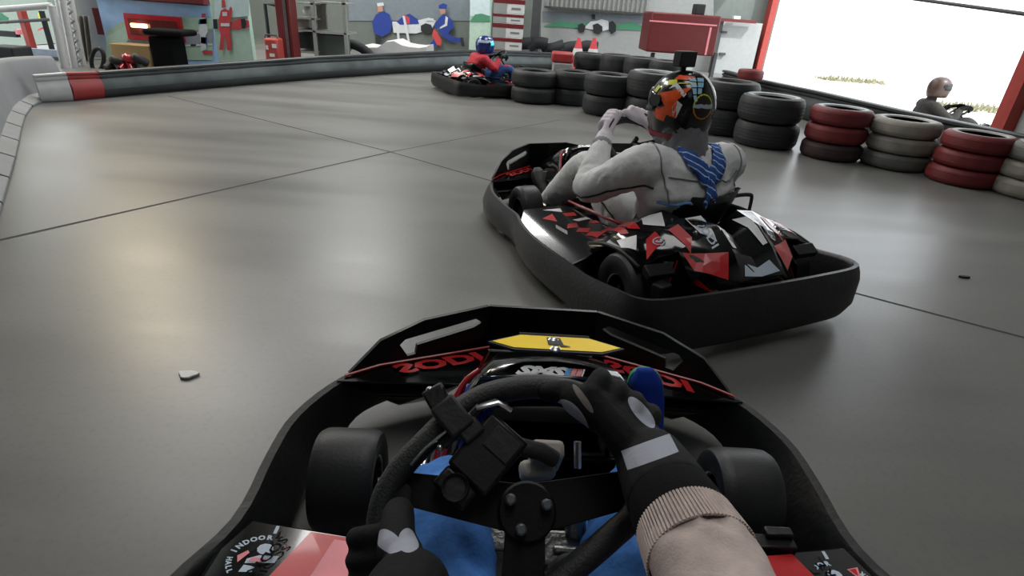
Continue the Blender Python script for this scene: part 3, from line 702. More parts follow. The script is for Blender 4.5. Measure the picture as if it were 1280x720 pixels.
J0 = dict(hip=(0,-.30,.20), chest=(0,-.425,.50), neck=(0,-.40,.66), head=(0,-.37,.84),
          shL=(-.185,-.41,.585), shR=(.185,-.41,.585), elL=(-.30,-.19,.42), elR=(.30,-.19,.43), wrL=(-.185,-.055,.575), wrR=(.185,-.055,.585),
          knL=(-.185,.08,.42), knR=(.185,.08,.42), anL=(-.17,.47,.14), anR=(.17,.47,.14), toL=(-.17,.60,.27), toR=(.17,.60,.27))
def driver(label, loc, rotz, suit, gl, helm, visor, decals, J=None, hand=None, voxel=.012, yaw=0, htilt=0, classify=None, shoe_m=None, sole_m=None, group=None, wheel=None, fold=.006, hroll=0, hscale=1.0, fat=1.08, hk=1.0):
    J = dict(J0, **(J or {}))
    o = body_mesh('person', J, suit, voxel, fold, classify, fat); place(o, loc, rotz); tag(o, label, 'person', group)
    h, T = helmet(o, Vector(J['head'])+Vector((0,.01,0)), htilt, yaw, helm, visor, decals, roll=hroll, scale=hscale)
    wp = wheel or dict(c=(0,.02,.535), tilt=50); a = math.radians(wp['tilt']); ux = Vector((1,0,0)); uy = Vector((0,math.sin(a),math.cos(a))); n = ux.cross(uy)
    hands = {}
    for s, sg in (('L', -1), ('R', 1)):
        ang = math.radians(hand[s] if hand else 62)*sg
        rad = ux*math.sin(ang) + uy*math.cos(ang); c = Vector(wp['c']) + rad*.15; tg = (ux*math.cos(ang)*-sg + uy*math.sin(ang)*sg)
        mb = grip_hand(J['wr'+s], c, tg, n*.9 + rad*.5, rad*.9 - n*.5, .0155, hk)
        wr = Vector(J['wr'+s]); el = Vector(J['el'+s]); d = (wr-el).normalized()
        limb(mb, [wr-d*.045, wr-d*.01, wr+d*.012], [.041,.037,.034], 14)
        g = remeshed(mb, 'glove', gl, .0048, 3, o); hands[s] = (g, wr, c, n, tg)
        shoe(o, J['an'+s], J['to'+s], shoe_m or M['rubber'], sole_m or M['blackplastic'])
    return o, h, T, J, hands
# ------------------------------------------------------------------ own kart and its driver
OL = Vector((.112, .551, 0)); OY = .03
OM = Matrix.Rotation(OY, 4, 'Z'); OM.translation = OL; OI = OM.inverted()
def loc(w): return OI @ Vector(w)
# ================================================================== own kart, seen from its seat
own = kart('black and red kart in the foreground, seen from its own seat behind the steering wheel', OL, OY,
           dict(c=(-.091,-.048,.523), tilt=48, rim=RIM2D, device=True, yaw=0), rear=False, scale=(1.0,.84))
M['sleeve'] = mat('pinkish_grey_knit', '#b9aaa5', .9, var=.10, scale=60, bump=.35, bscale=350, dist=.002, spec=.2)
M['denim'] = mat('blue_denim', '#457ac2', .85, var=.34, scale=14, bump=.25, bscale=120, dist=.004, spec=.2)
M['cuff'] = mat('black_knit', '#0c0d0f', .9, bump=.3, bscale=260, dist=.002, spec=.15)
M['blueshoe'] = mat('blue_suede', '#17358f', .85, var=.12, spec=.2)
M['greensole'] = mat('green_sole', '#178a6b', .6)
M['ownhelmet'] = mat('plain_black_helmet', '#15161a', .25, coat=.5)
rimc = lambda u, v: loc(OM @ (Vector((-.091,-.048,.523)) + Vector((1,0,0))*u + Vector((0, math.sin(math.radians(48)), math.cos(math.radians(48))))*v))
nW = Vector((0, -math.cos(math.radians(48)), math.sin(math.radians(48))))
wrR = loc(atD(816, 582, .695)); elR = loc(atD(962, 860, .53)); wrL = loc(atD(508, 752, .58)); elL = loc(atD(430, 960, .48))
JO = dict(wrr=.047, hip=loc((.10,.03,.20)), chest=loc((.07,-.13,.50)), neck=loc((.03,-.15,.66)), head=loc((.0,-.17,.80)),
          shL=loc((-.16,-.13,.60)), shR=loc((.25,-.12,.60)), elL=elL, elR=elR, wrL=wrL+(elL-wrL).normalized()*.075, wrR=wrR+(elR-wrR).normalized()*.125,
          knL=loc(atZ(552,650,.36)), knR=loc(atZ(785,690,.36)), anL=loc((-.05,.88,.13)), anR=loc(atZ(812,572,.15)), toL=loc((-.06,.97,.27)), toR=loc(atZ(812,530,.24)))
legs = [(JO['hip']+Vector((s*.085,0,0)), JO['kn'+k], JO['an'+k]) for k, s in (('L',-1),('R',1))]
arms = [(JO['sh'+k], JO['el'+k], JO['wr'+k]) for k in 'LR']
def own_cls(p):
    dl = min(min(seg_d(p, a, b)-.085, seg_d(p, b, c)-.06) for a, b, c in legs)
    da = min(min(seg_d(p, a, b)-.06, seg_d(p, b, c)-.045) for a, b, c in arms); dt = seg_d(p, JO['hip']+Vector((0,0,.1)), JO['neck'])-.13
    return 1 if dl < min(da, dt) else 0
me_ = body_mesh('person', JO, [M['sleeve'], M['denim']], .0085, .007, own_cls); place(me_, OL, OY)
tag(me_, 'foreground driver in blue jeans and pinkish grey sleeve, black gloves gripping the wheel', 'person')
helmet(me_, JO['head']+Vector((0,-.01,0)), 0, 0, M['ownhelmet'], M['screen'], [])
# right glove: fingers over the top right of the rim
tR = (rimc(.075,.124)-rimc(.145,.080)); cR = rimc(.120,.098)
mb = grip_hand(wrR, cR, tR, nW*.95 + Vector((.25,.1,.1)), Vector((.2,.75,.65)), .0165, 1.28, thumb_in=1.0)
d = (wrR-elR).normalized(); limb(mb, [wrR-d*.055, wrR-d*.02, wrR+d*.015], [.047,.044,.040], 16)
def rot_from(x, z):
    x = Vector(x).normalized(); z = Vector(z); z = (z-x*z.dot(x)).normalized(); y = z.cross(x); return Matrix((x,y,z)).transposed()
def pxl(x, y, s): return loc(atD(x, y, s))
vdir = lambda x, y: (OI.to_3x3() @ ray(x, y)).normalized()
def blob(x0, y0, x1, y1, s, hw, hh, kind, depth=.03):
    a, b = pxl(x0,y0,s), pxl(x1,y1,s); m_ = (a+b)/2
    return (m_, rot_from(b-a, vdir((x0+x1)/2,(y0+y1)/2)), ((b-a).length/2*hw, (b-a).length/2*hh, depth), kind)
M['ownglove_r'] = patch_mat('black_glove_right', '#0b0c0f', '#9b9eaa', [
    blob(781,575,842,553,.68,1.0,.36,'b',.12), blob(786,496,818,534,.70,1.0,.36,'e',.10), blob(700,500,733,548,.72,1.0,.52,'e',.06),
    blob(716,480,742,517,.70,1.0,.20,'e',.04) + ('#6f6864',)])
gr = remeshed(mb, 'glove', M['ownglove_r'], .0034, 4, me_); gr['label'] = 'black right glove with grey patches, over the wheel rim'
# left glove: fist low on the left of the rim
tL = (rimc(-.158,-.03)-rimc(-.148,-.10)); cL = rimc(-.153,-.090)
mb = grip_hand(wrL, cL, tL, nW*.9 + Vector((.35,-.3,0)), Vector((-.9,.3,.2)), .0165, 1.2)
d = (wrL-elL).normalized(); limb(mb, [wrL-d*.05, wrL-d*.02, wrL+d*.015], [.045,.043,.040], 16)
M['ownglove_l'] = patch_mat('black_glove_left', '#0b0c0f', '#9b9eaa', [
    blob(455,655,505,690,.60,.95,.42,'e',.05), blob(510,655,512,695,.60,1.0,.75,'e',.05)])
gl_ = remeshed(mb, 'glove', M['ownglove_l'], .0034, 4, me_); gl_['label'] = 'black left glove with grey patches, low on the wheel rim'
for k in 'LR':
    shoe(me_, JO['an'+k], JO['to'+k], M['blueshoe'], M['greensole'])
# ribbed black cuff between glove and sleeve
mb = MB(); d = (wrR-elR).normalized(); limb(mb, [wrR-d*.115, wrR-d*.085, wrR-d*.06], [.047,.049,.047], 16); remeshed(mb, 'glove_cuff', M['cuff'], .005, 3, me_)
mb = MB(); d = (elR-wrR).normalized(); u_ = d.orthogonal().normalized(); v_ = d.cross(u_); q = wrR + d*.098
for k in range(84):
    a_ = 2*PI*k/84; o_ = u_*math.cos(a_)+v_*math.sin(a_); mb.tube([q+o_*.0485, q+d*.04+o_*.0515],   .0016, 5)
mb.lathe([(.047,0),(.0505,.04)], (0,0,0), 'z', 32); Rz = rot_from(u_, d); n_ = 84*10
mb.v[n_:] = [q + Rz @ v for v in mb.v[n_:]]
mb.build('sleeve_rib', M['sleeve'], me_, 60)
# grey bracket, bright cylinders and rods seen past the wheel
mb = MB(); q = loc(atY(682, 570, .66)); mb.box(q, (.05,.03,.075), (.5,0,0)); mb.box(q+Vector((-.012,-.012,-.018)), (.055,.03,.03), (.5,0,.2)); par = lambda o: (setattr(o, 'parent', own), setattr(o, 'scale', (1,1/.84,1)), [setattr(v, 'co', Vector((v.co.x, v.co.y, v.co.z))) for v in o.data.vertices])
par(mb.build('column_bracket', M['greypad'], None, 30, .008))
for x, y, w_, h_ in ((608,672,.06,.085),(716,690,.10,.06)):
    mb = MB(); q = loc(atY(x, y, .60)); mb.box(q, (w_,.05,h_), (.5,0,0)); mb.box(q+Vector((0,-.02,.028)), (w_*.7,.012,.008), (.5,0,0)); mb.tube([q+Vector((0,0,.03)), q+Vector((0,.02,.055))], .016, 12); par(mb.build('brake_cylinder', M['alu'], None, 30, .004))
mb = MB(); q = loc(atZ(965, 684, .2)); mb.box(q, (.075,.03,.035)); mb.box(q+Vector((.01,.012,.02)), (.05,.02,.02)); par(mb.build('pod_latch', M['blackplastic'], None, 30, .003))
mb = MB(); mb.tube([loc(atY(722, 552, .68)), loc(atY(722, 585, .66))], .006, 8); par(mb.build('steering_rod', M['metal'], None, 40))
mb = MB(); mb.tube([loc(atY(738, 625, .62)), loc(atY(742, 700, .56))], .005, 8); par(mb.build('steering_rod', M['metal'], None, 40))
mb = MB(); mb.tube(spline([loc(atY(690,715,.55)), loc(atY(712,700,.56)), loc(atY(745,712,.55)), loc(atY(735,740,.54))], 5), .011, 8); mb.ball(loc(atY(660,730,.58)), .03, 8); par(mb.build('brake_hose', M['rubber'], None, 50))
# ================================================================== kart 2
K2 = Vector((.52, 2.56, 0)); K2Y = math.radians(25.5)
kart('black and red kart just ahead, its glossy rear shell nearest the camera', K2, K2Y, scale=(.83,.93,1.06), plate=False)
M['suit'] = mat('grey_race_suit', '#d6d8d8', .85, var=.07, scale=18, bump=.4, bscale=34, dist=.010, spec=.2)
M['whiteglove'] = mat('white_glove', '#dcd3dc', .8, var=.06, bump=.2, bscale=200, dist=.002)
M['helmetblack'] = mat('black_helmet', '#0c0d0f', .22, coat=.6)
M['emblem'] = mat('emblem_ring', '#d98a1c', .4); M['emblemdark'] = mat('emblem_dark', '#2a211c', .4); M['darkred'] = mat('dark_red_graphic', '#7d1220', .4)
dec = [(M['orange'], [[(-98,2),(-78,20),(-108,30),(-140,38),(-118,14),(-122,-14),(-104,-10),(-100,-22),(-84,-20),(-70,-6)],[(-62,8),(-52,26),(-72,14)],[(-150,62),(-100,62),(-95,50),(-135,52)]]),
       (M['white'], [[(-122,-12),(-128,8),(-118,14),(-112,2),(-116,-10)],[(-96,30),(-104,46),(-132,26),(-128,20),(-106,36)],[(172,66),(168,30),(160,2),(152,2),(158,32),(150,68)]]),
       (M['lime'], [[(-88,36),(-108,40),(-104,50),(-84,46)],[(-110,44),(-150,48),(-150,46),(-110,42)],[(-60,22),(-64,34),(-74,30),(-70,20)]]),
       (M['skyblue'], [[(-148,14),(-144,24),(-150,25),(-153,16)],[(-144,26),(-141,36),(-150,37),(-150,27)],[(-140,38),(-136,48),(-150,48),(-151,39)],[(-152,27),(-153,37),(-162,37),(-160,28)],[(-153,39),(-154,48),(-170,48),(-165,39)],[(-135,50),(-130,58),(-150,59),(-151,50)],[(-154,50),(-156,59),(-178,58),(-172,50)]]),
       (M['emblemdark'], [circ(-166,8,19,19)]), (M['lime'], [arcband(-166,8,20,20,2.4,0,180)]), (M['emblem'], [arcband(-166,8,20,20,2.4,180,360)]),
       (M['darkred'], [[(-120,-46),(-160,-42),(170,-44),(170,-50),(-120,-51)]])]
dec2 = [(M['pale'], [[(-186,4),(-186,10),(-183,10),(-183,11.5),(-174,10),(-172,11.5),(-166,10),(-160,11.5),(-152,10),(-146,10),(-146,5),(-158,4),(-160,5.5),(-170,4)]])]
d2, H2, T2, J2, hands2 = driver('driver in grey race suit with blue bandana and orange patched black helmet', K2, K2Y,
    [M['suit']], M['whiteglove'], M['helmetblack'], M['screen'], dec, J=dict(hip=(-.02,-.28,.19), chest=(-.03,-.375,.46), neck=(-.042,-.345,.605), head=(-.052,-.315,.752), shL=(-.222,-.355,.54), shR=(.158,-.375,.54), elL=(-.33,-.15,.40), elR=(.27,-.15,.40), wrL=(-.165,.03,.565), wrR=(.12,.045,.595)), hand=dict(L=42, R=22), yaw=math.radians(8), voxel=.009, fold=.0035, hscale=.90, fat=1.2, hk=1.28)
mb = MB(); fill2d(dec2[0][1][0], lambda a, e: T2(hp(wrap(a), e, .0035)), 0, mb, 9); mb.build('helmet_graphic', M['pale'], H2, 0)
mb = MB(); mb.box(T2((0,.035,.185)), (.085,.04,.055), (0,0,math.radians(8))); mb.tube([T2((.0,.035,.13)), T2((0,.035,.17))], .012, 8); mb.tube([T2((.022,.05,.185)), T2((.022,.075,.185))], .015, 14)
o = mb.build('helmet_camera', M['rubber'], H2, 30, .004); o['label'] = 'black action camera on top of the helmet'
bv = BVHTree.FromPolygons([v.co.copy() for v in d2.data.vertices], [tuple(p.vertices) for p in d2.data.polygons])
M['bandana'] = mat('blue_bandana', '#24539f', .8, var=.2, scale=50); nt = M['bandana'].node_tree
b_ = nt.nodes['Principled BSDF']; src = b_.inputs['Base Color'].links[0].from_socket
wv = nt.nodes.new('ShaderNodeTexWave'); wv.inputs['Scale'].default_value = 15; wv.inputs['Distortion'].default_value = 1.5; wv.bands_direction = 'DIAGONAL'
tc = nt.nodes.new('ShaderNodeTexCoord'); nt.links.new(tc.outputs['Object'], wv.inputs['Vector'])
gt = nt.nodes.new('ShaderNodeMath'); gt.operation = 'GREATER_THAN'; gt.inputs[1].default_value = .93; nt.links.new(wv.outputs['Fac'], gt.inputs[0])
mx = nt.nodes.new('ShaderNodeMix'); mx.data_type = 'RGBA'; nt.links.new(gt.outputs[0], mx.inputs['Factor']); nt.links.new(src, mx.inputs[6]); mx.inputs[7].default_value = lin('#c3d2ee'); nt.links.new(mx.outputs[2], b_.inputs['Base Color'])
ch_, nk_ = Vector(J2['chest']), Vector(J2['neck'])
S_ = lambda x, y, z: Vector((x-.035, y+.045, z-.05))
sc = ribbon([S_(-.085,-.45,.70),S_(-.06,-.50,.645),S_(-.01,-.56,.585),S_(.005,-.56,.56)], [.022,.03,.03,.02], bv, .012, name='scarf', m=M['bandana'], parent=d2)
ribbon([S_(.095,-.44,.69),S_(.07,-.50,.64),S_(.03,-.56,.585),S_(.005,-.56,.56)], [.022,.03,.03,.02], bv, .016, name='scarf_fold', m=M['bandana'], parent=sc)
ribbon([S_(.005,-.58,.58),S_(.01,-.58,.53),S_(.0,-.58,.46),S_(-.012,-.58,.40)], [.018,.024,.026,.02], bv, .02, name='scarf_tail', m=M['bandana'], parent=sc)
M['neckcloth'] = mat('grey_neck_cloth', '#7f7f84', .8, var=.15, scale=30, bump=.3, bscale=60)
mb = MB(); limb(mb, [nk_+Vector((0,-.015,-.03)), nk_+Vector((-.005,-.01,.03)), nk_+Vector((-.015,.01,.09))], [.090,.080,.085], 18); remeshed(mb, 'neck_tube', M['neckcloth'], .009, 3, d2, .005, 18)
M['piping'] = mat('black_piping', '#1a1b1e', .7); M['bluehem'] = mat('blue_hem', '#6d93c9', .8)
def surf(pts, r, m, name, off=.002, n=6):
    P = []
    for p in spline(pts, 8):
        q, nn, _, _ = bv.find_nearest(p); P.append(q + nn*off)
    mb = MB(); mb.tube(P, r, n); return mb.build(name, m, d2, 60)
surf([(-.25,-.45,.48),(-.33,-.31,.42),(-.40,-.18,.36),(-.36,-.07,.40)], .004, M['piping'], 'suit_piping')
surf([(-.24,-.30,.24),(-.25,-.10,.34),(-.25,.02,.40),(-.24,.12,.36)], .0035, M['piping'], 'suit_piping')
M['seam'] = mat('suit_seam_grey', '#85888b', .8)
surf([(-.20,-.33,.63),(-.215,-.45,.56),(-.205,-.50,.47),(-.19,-.50,.42)], .0035, M['seam'], 'suit_seam', .001)
surf([(.14,-.35,.63),(.155,-.47,.56),(.145,-.52,.47),(.13,-.50,.42)], .0035, M['seam'], 'suit_seam', .001)
surf([(-.20,-.50,.535),(-.10,-.55,.535),(-.02,-.56,.535),(.06,-.56,.535),(.14,-.52,.535)], .003, M['seam'], 'suit_seam', .001)
surf([(-.21,-.45,.425),(-.12,-.53,.42),(-.04,-.54,.42),(.05,-.53,.42),(.13,-.47,.425)], .006, M['bluehem'], 'suit_hem')
for s in 'LR':
    g, wr, c, n_, tg = hands2[s]; el = Vector(J2['el'+s]); d_ = (wr-el).normalized()
    mb = MB(); limb(mb, [wr-d_*.07, wr-d_*.055, wr-d_*.04], [.043,.045,.043], 16); mb.build('sleeve_cuff', M['seam'], d2, 60)
    bg = BVHTree.FromPolygons([v.co.copy() for v in g.data.vertices], [tuple(p.vertices) for p in g.data.polygons])
    mid = wr.lerp(c, .55) + n_*.05; mb = MB()
    for a0, a1 in (((-.02,.0),(.018,.012)),((-.018,-.012),(.014,.0)),((.018,.012),(.02,-.006))):
        P = []
        for k in range(5):
            t_ = k/4; p = mid + tg*(a0[0]*(1-t_)+a1[0]*t_) + d_*(a0[1]*(1-t_)+a1[1]*t_); q, nn, _, _ = bg.find_nearest(p); P.append(q+nn*.001)
        mb.tube(P, .0028, 6)
    mb.build('glove_mark', M['piping'], g, 60)
# ================================================================== kart 3 (far left of the tyres) and kart 4 (beyond the right barrier)
K3 = atZ(592, 119, 0); K3.z = 0; K3 = K3 + Vector((.27, .42, 0)); K3Y = math.radians(-62)
kart('far black kart driving behind the nearest end of the black tyre row', K3, K3Y, detail=False, plate=False, scale=(.82,.82,.85))
M['redsuit'] = mat('red_jacket', '#b02434', .8, var=.12, bump=.25, bscale=60); M['bluehelmet'] = mat('blue_helmet', '#16307c', .25, coat=.6); M['iris'] = mat('iridescent_visor', '#3fc4e6', .1, metal=.6)
M['jean3'] = mat('blue_trousers', '#2c4f87', .85)
leg_cls = lambda J: (lambda p: 1 if min(min(seg_d(p, Vector(J['hip']), Vector(J['kn'+k]))-.09, seg_d(p, Vector(J['kn'+k]), Vector(J['an'+k]))-.06) for k in 'LR') < min(min(seg_d(p, Vector(J['sh'+k]), Vector(J['el'+k]))-.06, seg_d(p, Vector(J['el'+k]), Vector(J['wr'+k]))-.05) for k in 'LR') and p.z < .47 and p.y > -.34 else 0)
d3 = driver('driver in red jacket and blue helmet with light blue visor in the far kart', K3, K3Y, [M['redsuit'], M['jean3']], M['cuff'], M['bluehelmet'], M['iris'],
       [(M['pale'], [[(-120,20),(-70,34),(-70,26),(-120,10)],[(120,20),(70,34),(70,26),(120,10)],[(160,30),(-160,30),(-165,12),(165,12)]]), (M['blue'], [[(-60,40),(60,40),(40,60),(-40,60)]])],
       J=dict(chest=(0,-.36,.48), neck=(0,-.30,.62), head=(0,-.25,.78), shL=(-.185,-.32,.56), shR=(.185,-.32,.56)), classify=leg_cls(J0), voxel=.014)[0]; d3.scale = (.84,.84,.76)
K4 = atZ(1196, 158, -.05); GO = -.55
K4 = atY(1192, 152, 8.6); K4.z = GO = -.42; K4Y = math.radians(-100)
kart('dark kart with a red nose outside the hall, beyond the right barrier', K4, K4Y, detail=False, plate=False)
M['brownsuit'] = mat('dark_olive_suit', '#22201c', .85); M['brownhelmet'] = mat('brown_helmet', '#46332c', .4)
driver('driver in a dark suit and brown helmet outside, beyond the right barrier', K4, K4Y, [M['brownsuit']], M['cuff'], M['brownhelmet'], M['rubber'], [], voxel=.014)
# ------------------------------------------------------------------ setting
def floor_mat():
    m = mat('polished_concrete', '#70706e', .4, var=.08, scale=.6, spec=.5); nt = m.node_tree; b = nt.nodes['Principled BSDF']
    src = b.inputs['Base Color'].links[0].from_socket
    tc = nt.nodes.new('ShaderNodeTexCoord')
    mp = nt.nodes.new('ShaderNodeMapping'); mp.inputs['Rotation'].default_value = (0,0,math.radians(52)); mp.inputs['Scale'].default_value = (.35, 2.6, 1)
    nt.links.new(tc.outputs['Object'], mp.inputs['Vector'])
    n = nt.nodes.new('ShaderNodeTexNoise'); n.inputs['Scale'].default_value = 1.1; n.inputs['Detail'].default_value = 7; nt.links.new(mp.outputs[0], n.inputs['Vector'])
    r = nt.nodes.new('ShaderNodeValToRGB'); r.color_ramp.elements[0].position = .34; r.color_ramp.elements[0].color = (.85,.85,.86,1); r.color_ramp.elements[1].position = .62; r.color_ramp.elements[1].color = (1.04,1.04,1.03,1)
    nt.links.new(n.outputs['Fac'], r.inputs['Fac'])
    n3 = nt.nodes.new('ShaderNodeTexNoise'); n3.inputs['Scale'].default_value = 55; n3.inputs['Detail'].default_value = 3; nt.links.new(tc.outputs['Object'], n3.inputs['Vector'])
    r3 = nt.nodes.new('ShaderNodeValToRGB'); r3.color_ramp.elements[0].position = .25; r3.color_ramp.elements[0].color = (.8,.8,.8,1); r3.color_ramp.elements[1].position = .5; r3.color_ramp.elements[1].color = (1,1,1,1)
    nt.links.new(n3.outputs['Fac'], r3.inputs['Fac'])
    mu = nt.nodes.new('ShaderNodeMix'); mu.data_type = 'RGBA'; mu.blend_type = 'MULTIPLY'; mu.inputs['Factor'].default_value = 1
    nt.links.new(src, mu.inputs[6]); nt.links.new(r.outputs['Color'], mu.inputs[7])
    m2 = nt.nodes.new('ShaderNodeMix'); m2.data_type = 'RGBA'; m2.blend_type = 'MULTIPLY'; m2.inputs['Factor'].default_value = .6
    nt.links.new(mu.outputs[2], m2.inputs[6]); nt.links.new(r3.outputs['Color'], m2.inputs[7]); nt.links.new(m2.outputs[2], b.inputs['Base Color'])
    rr = nt.nodes.new('ShaderNodeMapRange'); rr.inputs['To Min'].default_value = .22; rr.inputs['To Max'].default_value = .48
    nt.links.new(n.outputs['Fac'], rr.inputs['Value']); nt.links.new(rr.outputs[0], b.inputs['Roughness'])
    return m
mb = MB(); mb.poly([(-8.1,-8.2,-.12),(5.15,-8.2,-.12),(5.15,6.2,-.12),(5.5,14.5,-.12),(-8.1,14.5,-.12)], (), .12, nrm=(0,0,1)); fl = struct(mb.build('floor', floor_mat(), None, 0))
M['joint'] = mat('floor_joint', '#37383a', .8); M['jointfaint'] = mat('faint_joint', '#55565a', .7)
def joint(pts, w, m):
    mb = MB()
    for a, b in zip(pts, pts[1:]):
        d = (b-a).normalized(); s_ = Vector((-d.y, d.x, 0))*w/2; z = Vector((0,0,.0012)); mb.add([a-s_+z, b-s_+z, b+s_+z, a+s_+z], [(0,1,2,3)])
    o = mb.build('floor_joint', m, fl, 0); return o
P0 = atZ(488,190,0); A1 = atZ(0,300,0); B1 = atZ(210,120,0); B2 = atZ(620,228,0); B3 = atZ(1060,364,0); B4 = atZ(1280,422,0)
joint([A1+(A1-P0)*.3, P0], .018, M['joint']); joint([P0, atZ(700,150,0)], .016, M['jointfaint']); joint([B1, P0], .014, M['joint']); joint([P0, B2, B3, B4, B4+(B4-B3)], .013, M['joint'])
# ---- barriers
M['barrier'] = mat('worn_grey_barrier', '#4a5354', .5, var=.62, scale=2.6); M['barriertop'] = mat('dark_barrier_rail', '#33383a', .45); M['whitepaint'] = mat('white_paint', '#c9cbcc', .45, var=.06); M['barrierred'] = mat('red_barrier_paint', '#9c2f31', .45)
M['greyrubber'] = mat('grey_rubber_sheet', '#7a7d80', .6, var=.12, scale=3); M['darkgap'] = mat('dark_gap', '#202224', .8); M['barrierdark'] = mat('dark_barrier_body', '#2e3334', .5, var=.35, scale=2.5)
def barrier(path, hts, name, mats, prof, label=None, cat=None, group=None, parent=None, kind=None):
    mb = MB(); rings = []; N = len(path)
    for i in range(N):
        d = (path[min(i+1,N-1)]-path[max(i-1,0)]).normalized(); n = Vector((d.y, -d.x, 0)); h = hts[i]
        rings.append([path[i] + n*o*h + Vector((0,0,z*h)) for o, z in prof])
    mb.ring_loft(rings); o = mb.build(name, mats, parent, 50)
    if label: tag(o, label, cat, group, kind)
    return o
BASE = [(52,128),(92,126),(131,122),(215,114.5),(300,107),(400,98.5),(500,91.5),(580,88),(640,87),(705,87)]
TOPY = [94,91,90,84,78,71,66.5,63,64,67]
pts = []; hs = []
for (x, y), ty in zip(BASE, TOPY):
    p = atZ(x, y, 0); pts.append(p); h = .2
    for _ in range(60):
        v = p + Vector((0,0,h)) - CC; yy = 360 - CF*v.dot(UP)/v.dot(FW)
        h += (yy-ty)*.004
    hs.append(max(.2, h))
FAR = [Vector(p) for p in pts]; FH = hs
ROUND = [(0,.0),(.06,.05),(.14,.2),(.16,.4),(.12,.6),(.02,.74),(.0,.78),(.05,.80),(.06,.88),(-.02,.90),(-.02,.94),(.04,.95),(.03,1.0),(-.25,1.0),(-.25,0)]
barrier(FAR[0:2], FH[0:2], 'track_barrier', M['whitepaint'], ROUND, 'white rounded end section of the low barrier under the white truss tower', 'barrier')
barrier(FAR[1:3], FH[1:3], 'track_barrier', M['barrierred'], ROUND, 'red rounded section of the low barrier beside its white end', 'barrier')
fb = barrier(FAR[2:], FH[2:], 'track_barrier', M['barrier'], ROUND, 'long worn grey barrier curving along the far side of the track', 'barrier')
RAIL = [(.04,.93),(.075,.94),(.075,1.0),(.04,1.02),(-.2,1.02),(-.2,.93)]
barrier(FAR[2:], FH[2:], 'barrier_rail', M['barriertop'], RAIL, parent=fb)
barrier(FAR[2:], FH[2:], 'barrier_rail', M['barriertop'], [(.03,.77),(.075,.79),(.075,.84),(.03,.86)], parent=fb)
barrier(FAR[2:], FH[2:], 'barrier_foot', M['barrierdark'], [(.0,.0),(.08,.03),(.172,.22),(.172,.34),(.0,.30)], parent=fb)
# left barrier: leaning grey rubber sheet with loose floor tiles along its foot
LB = [atZ(40,135,0), atZ(20,200,0), atZ(0,272,0)]; LB.append(LB[2] + (LB[2]-LB[1])*1.5); LB.insert(0, LB[0] + Vector((-.35,1.0,0)))
LB = spline(LB, 5); LB = LB[::-1]
lb = barrier(LB, [.56-.24*i/(len(LB)-1) for i in range(len(LB))], 'track_barrier', M['greyrubber'], [(-.16,.03),(-.20,.2),(-.30,.55),(-.36,.92),(-.42,.99),(-.55,1.0),(-.6,.9),(-.6,0)], 'tall grey rubber sheet barrier along the left edge of the track', 'barrier')
def along(path, s):
    for a, b in zip(path, path[1:]):
        L = (b-a).length
        if s <= L: return a.lerp(b, s/L), (b-a).normalized()
        s -= L
    return path[-1], (path[-1]-path[-2]).normalized()
tot = sum((b-a).length for a, b in zip(LB, LB[1:])); k = 0; s_ = .0
while s_ < tot-.2:
    a, d = along(LB, s_); b, d2_ = along(LB, min(tot, s_+.46)); n = Vector((d.y, -d.x, 0)); n2 = Vector((d2_.y, -d2_.x, 0)); mb = MB(); w = .17
    mb.add([a+n*.0, b+n2*.0, b-n2*w+Vector((0,0,.09)), a-n*w+Vector((0,0,.09)), a+Vector((0,0,.02)), b+Vector((0,0,.02)), b-n2*w+Vector((0,0,.11)), a-n*w+Vector((0,0,.11))], [(0,1,2,3),(4,5,6,7),(0,1,5,4),(1,2,6,5),(2,3,7,6),(3,0,4,7)])
    mb.build('skirt_tile', M['greyrubber'], lb, 0, .004); s_ += .485
# right barrier in front of the open door
RB = [atZ(905,88,.36), atZ(945,99,.36), atZ(1020,114,.36), atZ(1130,139,.36), atZ(1275,169,.36), atZ(1420,199,.36)]
for p in RB: p.z = 0
RB = RB[::-1]; RB = [p for p in RB]
ROUND2 = [(-o, z) for o, z in ROUND]
rb = barrier(RB[::-1], [.36]*len(RB), 'track_barrier', M['barrierdark'], ROUND, 'dark barrier on the right, between the tyre stacks and the open door', 'barrier')
barrier(RB[::-1], [.36]*len(RB), 'barrier_rail', M['barriertop'], RAIL, parent=rb)
